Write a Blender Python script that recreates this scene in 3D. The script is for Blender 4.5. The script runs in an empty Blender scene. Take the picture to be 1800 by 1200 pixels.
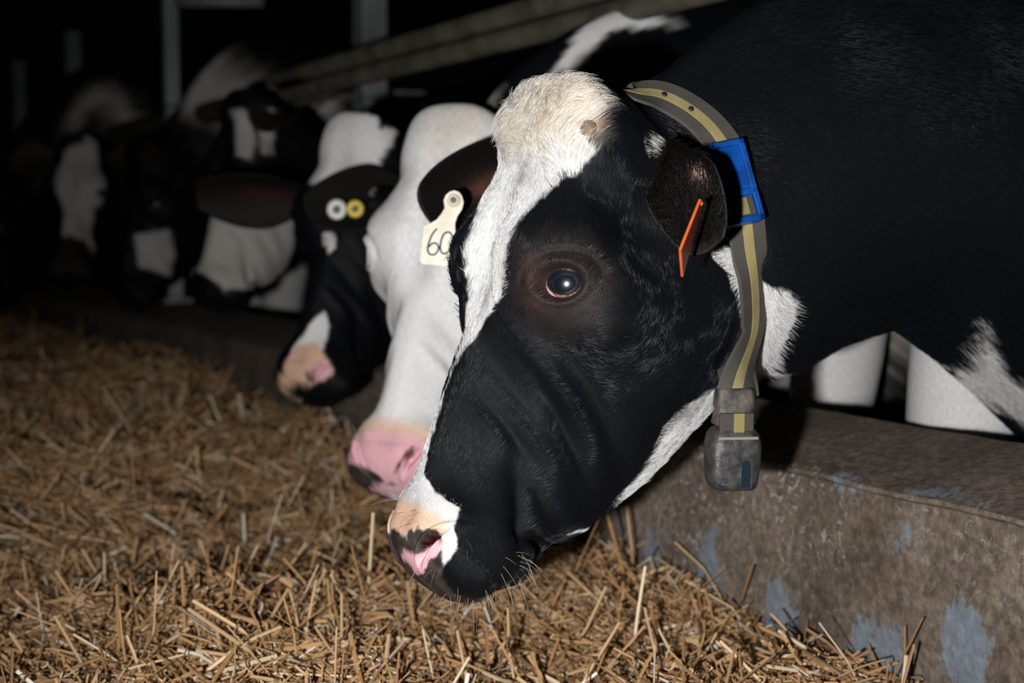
import bpy, math, random
import numpy as np
from mathutils import Vector, Matrix
from mathutils.bvhtree import BVHTree

# ---------------------------------------------------------------- camera, world, flash, exposure
SC = bpy.context.scene
COL = SC.collection
CAM = np.array([0.0, 0.0, 0.60])
FPX = 2500.0
YAW = math.radians(29.15)      # view direction turned from the feed alley (+Y) towards the cows (+X)
PITCH = math.radians(4.8)

cd = bpy.data.cameras.new('camera')
cd.sensor_width = 36.0
cd.lens = 50.0
cd.clip_start = 0.05
cd.clip_end = 60
cd.dof.use_dof = True
cd.dof.focus_distance = 1.36
cd.dof.aperture_fstop = 4.2
cam = bpy.data.objects.new('camera', cd)
COL.objects.link(cam)
cam.location = CAM
cam.rotation_euler = (math.pi/2 - PITCH, 0, -YAW)
SC.camera = cam

w = bpy.data.worlds.new('world'); SC.world = w
w.use_nodes = True
w.node_tree.nodes['Background'].inputs[0].default_value = (0.75, 0.85, 1.0, 1)
w.node_tree.nodes['Background'].inputs[1].default_value = 0.0035

_fwd = np.array([math.sin(YAW)*math.cos(PITCH), math.cos(YAW)*math.cos(PITCH), -math.sin(PITCH)])
_rgt = np.array([math.cos(YAW), -math.sin(YAW), 0.0])
_up = np.cross(_rgt, _fwd)
# the photographer's flash, held a little to the left of and below the lens
fl = bpy.data.lights.new('camera_flash', 'SPOT')
fl.energy = 156; fl.color = (1.0, 0.992, 0.985); fl.shadow_soft_size = 0.022
fl.spot_size = math.radians(74); fl.spot_blend = 1.0
flo = bpy.data.objects.new('camera_flash', fl); COL.objects.link(flo)
flo.location = CAM - _rgt*0.19 - _up*0.09 - _fwd*0.02
_aim = _fwd + _rgt*(1230-900)/FPX - _up*(620-600)/FPX
flo.rotation_euler = Vector(_aim).to_track_quat('-Z', 'Y').to_euler()

SC.view_settings.view_transform = 'Standard'
SC.view_settings.look = 'None'
SC.view_settings.gamma = 1.0
SC.view_settings.use_curve_mapping = False
SC.view_settings.exposure = 0.0

def ray(px, py):
    d = _fwd + _rgt*(px-900)/FPX - _up*(py-600)/FPX
    return d/np.linalg.norm(d)
def atY(px, py, Y):
    d = ray(px, py); t = (Y-CAM[1])/d[1]; return CAM + d*t
def atX(px, py, X):
    d = ray(px, py); t = (X-CAM[0])/d[0]; return CAM + d*t
def atZ(px, py, Z):
    d = ray(px, py); t = (Z-CAM[2])/d[2]; return CAM + d*t
def atD(px, py, D):
    return CAM + (_fwd + _rgt*(px-900)/FPX - _up*(py-600)/FPX)*D
def proj(P):
    P = np.asarray(P, float)-CAM
    D = P@_fwd
    return np.stack([900+FPX*(P@_rgt)/D, 600-FPX*(P@_up)/D, D], -1)

# ---------------------------------------------------------------- helpers
def tag(o, label=None, cat=None, group=None, kind=None):
    if label: o['label'] = label
    if cat: o['category'] = cat
    if group: o['group'] = group
    if kind: o['kind'] = kind
    return o
def empty(name, loc, label=None, cat=None, group=None, parent=None):
    o = bpy.data.objects.new(name, None); COL.objects.link(o)
    o.location = loc; o.empty_display_size = 0.1
    if parent: o.parent = parent
    return tag(o, label, cat, group)
def origin_of(o):
    p = np.zeros(3)
    while o is not None:
        p = p + np.array(o.location); o = o.parent
    return p
def mesh(name, V, F, mat, parent=None, cols=None, smooth=True, at=None, uvw=None):
    """V in world coordinates; stored relative to the parent (or to 'at')."""
    V = np.asarray(V, dtype=np.float64).reshape(-1, 3)
    base = origin_of(parent) if parent is not None else np.zeros(3)
    loc = np.zeros(3)
    if at is not None:
        loc = np.asarray(at, float)-base
        V = V-np.asarray(at, float)
    else:
        V = V-base
    me = bpy.data.meshes.new(name)
    if isinstance(F, np.ndarray):
        nf, k = F.shape
        me.vertices.add(len(V)); me.vertices.foreach_set('co', V.astype(np.float32).ravel())
        me.loops.add(nf*k); me.loops.foreach_set('vertex_index', F.astype(np.int32).ravel())
        me.polygons.add(nf)
        me.polygons.foreach_set('loop_start', np.arange(0, nf*k, k, dtype=np.int32))
        me.update(calc_edges=True)
    else:
        me.from_pydata([tuple(v) for v in V], [], [tuple(f) for f in F]); me.update()
    me.polygons.foreach_set('use_smooth', np.full(len(me.polygons), smooth, dtype=bool))
    if cols is not None:
        c = np.ones((len(V), 4), np.float32); c[:, :3] = np.asarray(cols)[:, :3]
        if np.asarray(cols).shape[1] == 4: c[:, 3] = np.asarray(cols)[:, 3]
        a = me.color_attributes.new('Col', 'FLOAT_COLOR', 'POINT'); a.data.foreach_set('color', c.ravel())
    if uvw is not None:
        a = me.attributes.new('uvw', 'FLOAT_VECTOR', 'POINT'); a.data.foreach_set('vector', np.asarray(uvw, np.float32).ravel())
    me.validate()
    if mat: me.materials.append(mat)
    o = bpy.data.objects.new(name, me); COL.objects.link(o)
    if parent is not None: o.parent = parent
    o.location = loc
    return o
def grid_faces(n, m, wrap=False, off=0):
    i = np.arange(n-1)[:, None]; j = np.arange(m if wrap else m-1)[None, :]
    j2 = (j+1) % m
    a = i*m+j; b = i*m+j2; c = (i+1)*m+j2; d = (i+1)*m+j
    return np.stack([np.broadcast_to(x, (n-1, j.shape[1])) for x in (a, b, c, d)], -1).reshape(-1, 4)+off
def smst(a, b, x):
    t = np.clip((np.asarray(x, float)-a)/(b-a), 0, 1); return t*t*(3-2*t)
def catmull(P, t):
    """P (n,k) control rows, t in [0,n-1]."""
    P = np.asarray(P, float); n = len(P); t = np.clip(t, 0, n-1-1e-9)
    i = np.floor(t).astype(int); f = (t-i)[:, None]
    g = lambda k: P[np.clip(k, 0, n-1)]
    p0, p1, p2, p3 = g(i-1), g(i), g(i+1), g(i+2)
    return 0.5*((2*p1)+(-p0+p2)*f+(2*p0-5*p1+4*p2-p3)*f*f+(-p0+3*p1-3*p2+p3)*f**3)
def frames(P):
    T = np.gradient(P, axis=0); T /= np.linalg.norm(T, axis=1)[:, None]+1e-12
    up = np.array([0, 0, 1.0]) if abs(T[0][2]) < 0.9 else np.array([1.0, 0, 0])
    N = np.zeros_like(P); n = up-T[0]*(up@T[0]); n /= np.linalg.norm(n)
    for i in range(len(P)):
        n = n-T[i]*(n@T[i]); n /= np.linalg.norm(n)+1e-12; N[i] = n
    return T, N, np.cross(T, N)
def tube(P, R, m=16, cap=True, sx=1.0):
    P = np.asarray(P, float); R = np.broadcast_to(np.asarray(R, float), (len(P),))
    T, N, B = frames(P)
    a = np.linspace(0, 2*math.pi, m, endpoint=False)
    V = P[:, None]+R[:, None, None]*(np.cos(a)[None, :, None]*N[:, None]*sx+np.sin(a)[None, :, None]*B[:, None])
    F = [tuple(int(x) for x in f) for f in grid_faces(len(P), m, True)]
    if cap:
        F.append(tuple(range(m))[::-1]); F.append(tuple((len(P)-1)*m+k for k in range(m)))
    return V.reshape(-1, 3), F
def join(parts):
    Vs, Fs, off = [], [], 0
    for V, F in parts:
        V = np.asarray(V).reshape(-1, 3)
        Vs.append(V); Fs += [tuple(int(i)+off for i in f) for f in F]; off += len(V)
    return np.concatenate(Vs), Fs
def rbox(c, ax, half, r=0.004, seg=2):
    """bevelled box, centre c, axes ax (3x3 rows), half sizes."""
    import bmesh
    bm = bmesh.new(); bmesh.ops.create_cube(bm, size=2)
    for v in bm.verts: v.co = Vector((v.co.x*half[0], v.co.y*half[1], v.co.z*half[2]))
    bmesh.ops.bevel(bm, geom=list(bm.edges), offset=r, segments=seg, affect='EDGES', profile=0.5)
    V = np.array([v.co[:] for v in bm.verts]); bm.verts.index_update()
    F = [tuple(v.index for v in f.verts) for f in bm.faces]; bm.free()
    return V@np.asarray(ax)+np.asarray(c), F
_rng = np.random.RandomState(7)
def vnoise(P, scale, seed=0):
    """cheap smooth value noise on points, -1..1"""
    Q = np.asarray(P, float)*scale+seed*17.3
    i = np.floor(Q).astype(np.int64); f = Q-i; f = f*f*(3-2*f)
    def h(a, b, c):
        x = (a*73856093) ^ (b*19349663) ^ (c*83492791) ^ (seed*2654435761)
        x = (x ^ (x >> 13))*1274126177 & 0xffffffff
        return ((x ^ (x >> 16)) & 0xffff)/32767.5-1
    r = 0
    for dx in (0, 1):
        wx = f[:, 0] if dx else 1-f[:, 0]
        for dy in (0, 1):
            wy = f[:, 1] if dy else 1-f[:, 1]
            for dz in (0, 1):
                wz = f[:, 2] if dz else 1-f[:, 2]
                r = r+wx*wy*wz*h(i[:, 0]+dx, i[:, 1]+dy, i[:, 2]+dz)
    return r
def fbm(P, scale, seed=0, o=3):
    r = 0; a = 1.0; s = 0
    for k in range(o):
        r = r+a*vnoise(P, scale*2**k, seed+k); s += a; a *= 0.5
    return r/s
def sd_poly(P, poly):
    """signed distance (negative inside) of 2D points to polygon"""
    poly = np.asarray(poly, float); d = np.full(len(P), 1e9); inside = np.zeros(len(P), bool)
    for k in range(len(poly)):
        a = poly[k-1]; b = poly[k]; e = b-a; w_ = P-a
        t = np.clip((w_@e)/(e@e+1e-18), 0, 1)
        d = np.minimum(d, np.linalg.norm(w_-t[:, None]*e, axis=1))
        c = ((a[1] > P[:, 1]) != (b[1] > P[:, 1]))
        with np.errstate(divide='ignore', invalid='ignore'):
            xi = (b[0]-a[0])*(P[:, 1]-a[1])/(b[1]-a[1]+1e-18)+a[0]
        inside ^= c & (P[:, 0] < xi)
    return np.where(inside, -d, d)

# ---------------------------------------------------------------- materials
def new_mat(name):
    m = bpy.data.materials.new(name); m.use_nodes = True
    return m, m.node_tree.nodes, m.node_tree.links, m.node_tree.nodes['Principled BSDF']
def plain(name, col, rough=0.6, metal=0.0, noise=0.0, nscale=30, bump=0.0, col2=None, spec=0.5, coat=0.0):
    m, N, L, b = new_mat(name)
    b.inputs['Base Color'].default_value = (*col, 1); b.inputs['Roughness'].default_value = rough
    b.inputs['Metallic'].default_value = metal; b.inputs['Specular IOR Level'].default_value = spec
    b.inputs['Coat Weight'].default_value = coat
    if noise or bump or col2:
        tc = N.new('ShaderNodeTexCoord'); no = N.new('ShaderNodeTexNoise')
        no.inputs['Scale'].default_value = nscale; no.inputs['Detail'].default_value = 6
        L.new(tc.outputs['Object'], no.inputs['Vector'])
        cr = N.new('ShaderNodeValToRGB'); cr.color_ramp.elements[0].position = 0.35; cr.color_ramp.elements[1].position = 0.68
        c2 = col2 if col2 else tuple(c*(1-noise) for c in col)
        cr.color_ramp.elements[0].color = (*col, 1); cr.color_ramp.elements[1].color = (*c2, 1)
        L.new(no.outputs['Fac'], cr.inputs['Fac']); L.new(cr.outputs['Color'], b.inputs['Base Color'])
        if bump:
            bp = N.new('ShaderNodeBump'); bp.inputs['Strength'].default_value = bump; bp.inputs['Distance'].default_value = 0.004
            L.new(no.outputs['Fac'], bp.inputs['Height']); L.new(bp.outputs['Normal'], b.inputs['Normal'])
    return m
def coat_mat(name, bump=0.5, sheen=0.15, rough=0.55):
    """short coat: colour from the painted hide, relief and gloss stretched along the hair's lie"""
    m, N, L, b = new_mat(name)
    at = N.new('ShaderNodeAttribute'); at.attribute_name = 'Col'
    uv = N.new('ShaderNodeAttribute'); uv.attribute_name = 'uvw'
    mp = N.new('ShaderNodeMapping'); mp.inputs['Scale'].default_value = (1.0, 7.0, 1.0)
    L.new(uv.outputs['Vector'], mp.inputs['Vector'])
    no = N.new('ShaderNodeTexNoise'); no.inputs['Scale'].default_value = 110; no.inputs['Detail'].default_value = 4
    L.new(mp.outputs['Vector'], no.inputs['Vector'])
    mr = N.new('ShaderNodeMapRange'); mr.inputs[1].default_value = 0.3; mr.inputs[2].default_value = 0.7
    mr.inputs[3].default_value = 0.78; mr.inputs[4].default_value = 1.12
    L.new(no.outputs['Fac'], mr.inputs[0])
    mx = N.new('ShaderNodeVectorMath'); mx.operation = 'SCALE'
    L.new(at.outputs['Color'], mx.inputs[0]); L.new(mr.outputs[0], mx.inputs['Scale'])
    L.new(mx.outputs[0], b.inputs['Base Color'])
    bp = N.new('ShaderNodeBump'); bp.inputs['Distance'].default_value = 0.0025
    bp.inputs['Strength'].default_value = bump
    L.new(no.outputs['Fac'], bp.inputs['Height']); L.new(bp.outputs['Normal'], b.inputs['Normal'])
    # alpha of the painted hide = wet bare skin: smoother
    rr = N.new('ShaderNodeMapRange'); rr.inputs[3].default_value = 0.3; rr.inputs[4].default_value = rough
    L.new(at.outputs['Alpha'], rr.inputs[0]); L.new(rr.outputs[0], b.inputs['Roughness'])
    b.inputs['Specular IOR Level'].default_value = 0.12
    return m
M = {}
M['coat'] = coat_mat('cow_coat')
M['coat_far'] = coat_mat('cow_coat_soft', bump=0.25)
# ---------------------------------------------------------------- the cow: one swept hide from muzzle to rump
HERO_Y = 1.22
VK = np.array([0, .25, .5, .75, 1.0])
# dorsal point and ventral point in the cow's own median plane, half-widths from back line to belly line
SECT = [
 ((716,908),(845,1034),(.048,.068,.080,.074,.052)),
 ((728,862),(900,1018),(.040,.058,.074,.074,.046)),
 ((744,812),(932, 982),(.034,.048,.064,.066,.042)),
 ((763,757),(966, 952),(.033,.046,.057,.056,.038)),
 ((785,692),(1020,922),(.036,.050,.058,.055,.040)),
 ((810,622),(1088,872),(.044,.060,.066,.062,.045)),
 ((835,555),(1152,812),(.062,.082,.080,.072,.048)),
 ((855,488),(1205,753),(.100,.116,.089,.080,.049)),
 ((872,420),(1245,704),(.118,.126,.096,.086,.052)),
 ((892,348),(1273,657),(.114,.110,.098,.090,.054)),
 ((914,278),(1290,624),(.100,.094,.096,.092,.054)),
 ((922,198),(1299,604),(.108,.094,.093,.092,.054)),
 ((958,140),(1304,592),(.102,.086,.090,.092,.054)),
 ((1030,150),(1307,590),(.072,.074,.088,.090,.054)),
 ((1094,166),(1310,612),(.044,.068,.090,.092,.054)),
 ((1156,136),(1325,645),(.040,.076,.098,.098,.055)),
 ((1226, 84),(1385,650),(.042,.086,.110,.108,.060)),
 ((1330, 8),(1475,604),(.050,.100,.130,.128,.072)),
 ((1450,-45),(1575,578),(.058,.125,.160,.160,.090)),
 ((1580,-72),(1670,632),(.070,.155,.195,.195,.110)),
 ((1720,-88),(1765,705),(.090,.185,.225,.225,.130)),
]
def canon():
    D, V, W = [], [], []
    for d, v, ww in SECT:
        a = atY(d[0], d[1], HERO_Y); b = atY(v[0], v[1], HERO_Y)
        D.append((a[0], a[2])); V.append((b[0], b[2])); W.append(ww)
    for X, zt, zb, ww in ((1.62,.965,.20,(.11,.20,.25,.25,.15)), (1.95,.985,.16,(.12,.22,.27,.27,.16)), (2.35,.97,.13,(.12,.23,.285,.28,.17)),
                          (2.75,.985,.19,(.13,.24,.28,.26,.15)), (3.02,1.0,.35,(.14,.25,.26,.22,.12)), (3.2,.96,.55,(.12,.2,.22,.18,.1))):
        D.append((X, zt)); V.append((X+.02, zb)); W.append(ww)
    return np.array(D), np.array(V), np.array(W)
CD, CV, CW = canon()
NSEC = len(CD)
CAPN = 1.6      # parameter length of the muzzle dome
def sample_params(ns):
    """s in [-1, 0] muzzle dome, [0, NSEC-1] sections, then rump dome"""
    nh = int(ns*0.80)
    t1 = np.linspace(-1, 0, int(ns*0.09)+2)[:-1]
    t2 = np.linspace(0, 16, nh)[:-1]
    t3 = np.linspace(16, NSEC-1, max(10, int(ns*0.11)))
    t4 = np.linspace(NSEC-1, NSEC, 9)[1:]
    return np.concatenate([t1, t2, t3, t4])
def loft(s, phi, pb=0.30):
    """s (n,), phi (m,) -> points (n,m,3) as (X, lateral towards camera, Z)"""
    s = np.asarray(s, float)
    tt = np.clip(s, 0, NSEC-1)
    D = catmull(CD, tt); V = catmull(CV, tt); W = catmull(CW, tt)
    # muzzle dome
    a = np.clip(-s, 0, 1)*math.pi/2; k = np.cos(a)**0.9*(s < 0)+(s >= 0)*1.0
    C = (D+V)/2; ax = V-D; n = np.stack([ax[:, 1], -ax[:, 0]], 1); n /= np.linalg.norm(n, axis=1)[:, None]
    sgn = -1 if n[0][1] > 0 else 1
    off = (np.sin(a)**1.0*0.036*(s < 0))[:, None]*n*sgn
    b = np.clip(s-(NSEC-1), 0, 1)*math.pi/2
    k = k*np.cos(b)
    offr = np.stack([np.sin(b)*0.14, 0*b], 1)
    D2 = C+(D-C)*k[:, None]+off+offr; V2 = C+(V-C)*k[:, None]+off+offr; W = W*k[:, None]
    phi = np.asarray(phi, float); ap = np.abs(phi); v = (1-np.cos(ap))/2
    P = D2[:, None]*(1-v)[None, :, None]+V2[:, None]*v[None, :, None]
    # smooth width profile by Catmull over VK
    tv = v*4; wprof = np.stack([catmull(W.T, np.full(1, x))[0] for x in tv], 1)
    ex = 0.72-pb*np.exp(-((s-11.9)/1.7)**2)
    lat = np.sign(phi)[None]*wprof*(np.sin(ap)[None]+1e-9)**ex[:, None]
    return np.stack([P[..., 0], lat, P[..., 1]], -1)
def normals(G):
    du = np.gradient(G, axis=0)
    dv = (np.roll(G, -1, 1)-np.roll(G, 1, 1))
    n = np.cross(du, dv); n /= np.linalg.norm(n, axis=-1)[..., None]+1e-12
    return n
PIV = CD[13]*0.55+CV[13]*0.45        # where the skull turns on the neck
def pose(P, s, yaw=0., pitch=0., dz=0., roll=0., sag=0.):
    """turn the head (s<13) about the neck joint; the neck (13..19) follows part of the way. P (...,3) canonical"""
    wgt = (1-smst(12.5, 18.5, s)); wgt = np.asarray(wgt)
    while wgt.ndim < P.ndim-1: wgt = wgt[..., None]
    X = P[..., 0]-PIV[0]; Y = P[..., 1]; Z = P[..., 2]-PIV[1]
    c, s_ = np.cos(pitch*wgt), np.sin(pitch*wgt)
    X, Z = X*c-Z*s_, X*s_+Z*c
    c, s_ = np.cos(roll*wgt), np.sin(roll*wgt)
    Y, Z = Y*c-Z*s_, Y*s_+Z*c
    c, s_ = np.cos(yaw*wgt), np.sin(yaw*wgt)
    X, Y = X*c+Y*s_, -X*s_+Y*c
    sg = np.asarray(sag*smst(13.5, 16, s)*(1-smst(21, 23.5, s)))
    while sg.ndim < P.ndim-1: sg = sg[..., None]
    return np.stack([X+PIV[0], Y, Z+PIV[1]+dz*wgt-sg], -1)
def place(P, ref):
    """canonical (X, lat, Z) -> world for a cow whose spec is ref"""
    sc = ref.get('scale', 1.0)
    X0 = 1.5; Z0 = 0.6
    x = (P[..., 0]-X0)*sc; l = P[..., 1]*sc; z = (P[..., 2]-Z0)*sc
    th = ref.get('turn', 0.0)
    xx = x*math.cos(th)+l*math.sin(th); ll = -x*math.sin(th)+l*math.cos(th)
    return np.stack([xx+X0+ref.get('dx', 0.0), ref['Y']-ll, z+Z0+ref.get('dz', 0.0)], -1)

# relief of the head (baked in DATA below)
def wrinkle(P):
    return fbm(P*np.array([1, 1, 1.0]), 18, 5, 3)

def hero_surface(ns, m, relief=True, data=None, pb=0.30):
    s = sample_params(ns); phi = np.linspace(-math.pi, math.pi, m, endpoint=False)
    G = loft(s, phi, pb)
    if relief and data:
        N = normals(G)
        # outward check
        sg = 1 if (N[len(s)//3, 3*m//4] @ np.array([0, 1, 0])) > 0 else -1
        N = N*sg
        A = G[..., 0]; Z = G[..., 2]; off = np.zeros(A.shape)
        side = smst(0.004, 0.03, np.abs(G[..., 1]))
        for (c, ang, s1, s2, amp) in data['relief']:
            ca, sa = math.cos(ang), math.sin(ang)
            u = (A-c[0])*ca+(Z-c[2])*sa; v = -(A-c[0])*sa+(Z-c[2])*ca
            off += amp*np.exp(-0.5*((u/s1)**2+(v/s2)**2))*side
        headw = (1-smst(11, 15, s))[:, None]
        off += 0.0016*headw*fbm(G.reshape(-1, 3), 26, 3, 3).reshape(A.shape)*side
        off += 0.004*(smst(13, 19, s))[:, None]*fbm(G.reshape(-1, 3)*np.array([1.6, 1, .45]), 6, 9, 1).reshape(A.shape)
        # poll: a knobbly crest of hair over bone
        pc = np.array(data['eye'][0]); G1 = G
        for sd in (1, -1):
            c = pc*np.array([1, sd, 1]); e1 = np.array(data['eye'][1])*np.array([1, sd, 1]); e2 = np.array(data['eye'][2])*np.array([1, sd, 1])
            R = G1-c; u = R@e1; v = R@e2
            dd = np.sqrt((u/.0200)**2+(v/.0148)**2); near = (R**2).sum(-1) < .07**2
            o = -0.018*(1-smst(.80, 1.08, dd))+0.0035*np.exp(-((dd-1.22)/.2)**2)-0.0025*np.exp(-((dd-1.75)/.18)**2)*(v > 0)+0.006*np.exp(-(dd/2.6)**2)
            off += np.where(near, o, 0)
            # nostril: a comma-shaped pit
            c = np.array(data['nostril'][0])*np.array([1, sd, 1]); e1 = np.array(data['nostril'][1])*np.array([1, sd, 1]); e2 = np.array(data['nostril'][2])*np.array([1, sd, 1])
            R = G1-c; u = R@e1; v = R@e2; v = v+9*u*u-.002
            dd = np.sqrt((u/.020)**2+(v/.0055)**2); near = (R**2).sum(-1) < .06**2
            o = -0.016*(1-smst(.3, 1.05, dd))+0.0025*np.exp(-((dd-1.35)/.3)**2)
            off += np.where(near, o, 0)
        G = G+N*off[..., None]
    return s, phi, G

def ear_surface(length=.19, width=.062, th=1.25, bend=0.25, n=26, m=18, fold=0.0):
    """cupped leaf: local axes x = towards the tip, y = across, z = out of the hollow"""
    out = []
    for shell in (0, 1):
        P = []
        for i in range(n):
            t = .5-.5*math.cos(math.pi*i/(n-1))
            wd = width*math.sqrt(max(0.0, 1-abs((t-.53)/.535)**2.1))*(.45+.55*float(smst(0, .5, t)))+.0012
            cup = th*(0.70+0.30*math.sin(math.pi*min(1.0, t*1.1))-.15*t)
            row = []
            for j in range(m):
                a = -1+2*j/(m-1); ang = a*cup
                r = wd/max(math.sin(min(cup, math.pi/2)), .3)
                y = r*math.sin(ang); z = r*(1-math.cos(ang))
                y += fold*wd*smst(.3, 1., -a)
                x = length*(1.07*t-.07)+0.020*a*a*(1-t)+.01*math.sin(9*t+3*a)*.15
                z += bend*length*t*t*(-1)
                thick = 0.0035*(1-abs(a)**4)*(1-.5*t)+.0008
                row.append((x, y*(1 if shell else .97), z-(thick if shell else -thick)))
            P.append(row)
        out.append(np.array(P))
    V = np.concatenate([out[0].reshape(-1, 3), out[1].reshape(-1, 3)])
    F = list(map(tuple, grid_faces(n, m)))+[tuple(f[::-1]) for f in grid_faces(n, m, off=n*m)]
    k = n*m
    for i in range(n-1):
        for j, fl_ in ((0, 0), (m-1, 1)):
            q = (i*m+j, (i+1)*m+j, k+(i+1)*m+j, k+i*m+j); F.append(q if not fl_ else q[::-1])
    for j in range(m-1):
        for i in (0, n-1):
            q = (i*m+j, i*m+j+1, k+i*m+j+1, k+i*m+j); F.append(q if i else q[::-1])
    tt = np.tile(np.repeat(.5-.5*np.cos(np.pi*np.linspace(0, 1, n)), m), 2); aa = np.tile(np.tile(np.linspace(-1, 1, m), n), 2)
    inner = np.repeat([1, 0], n*m)
    return V, F, tt, aa, inner

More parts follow.
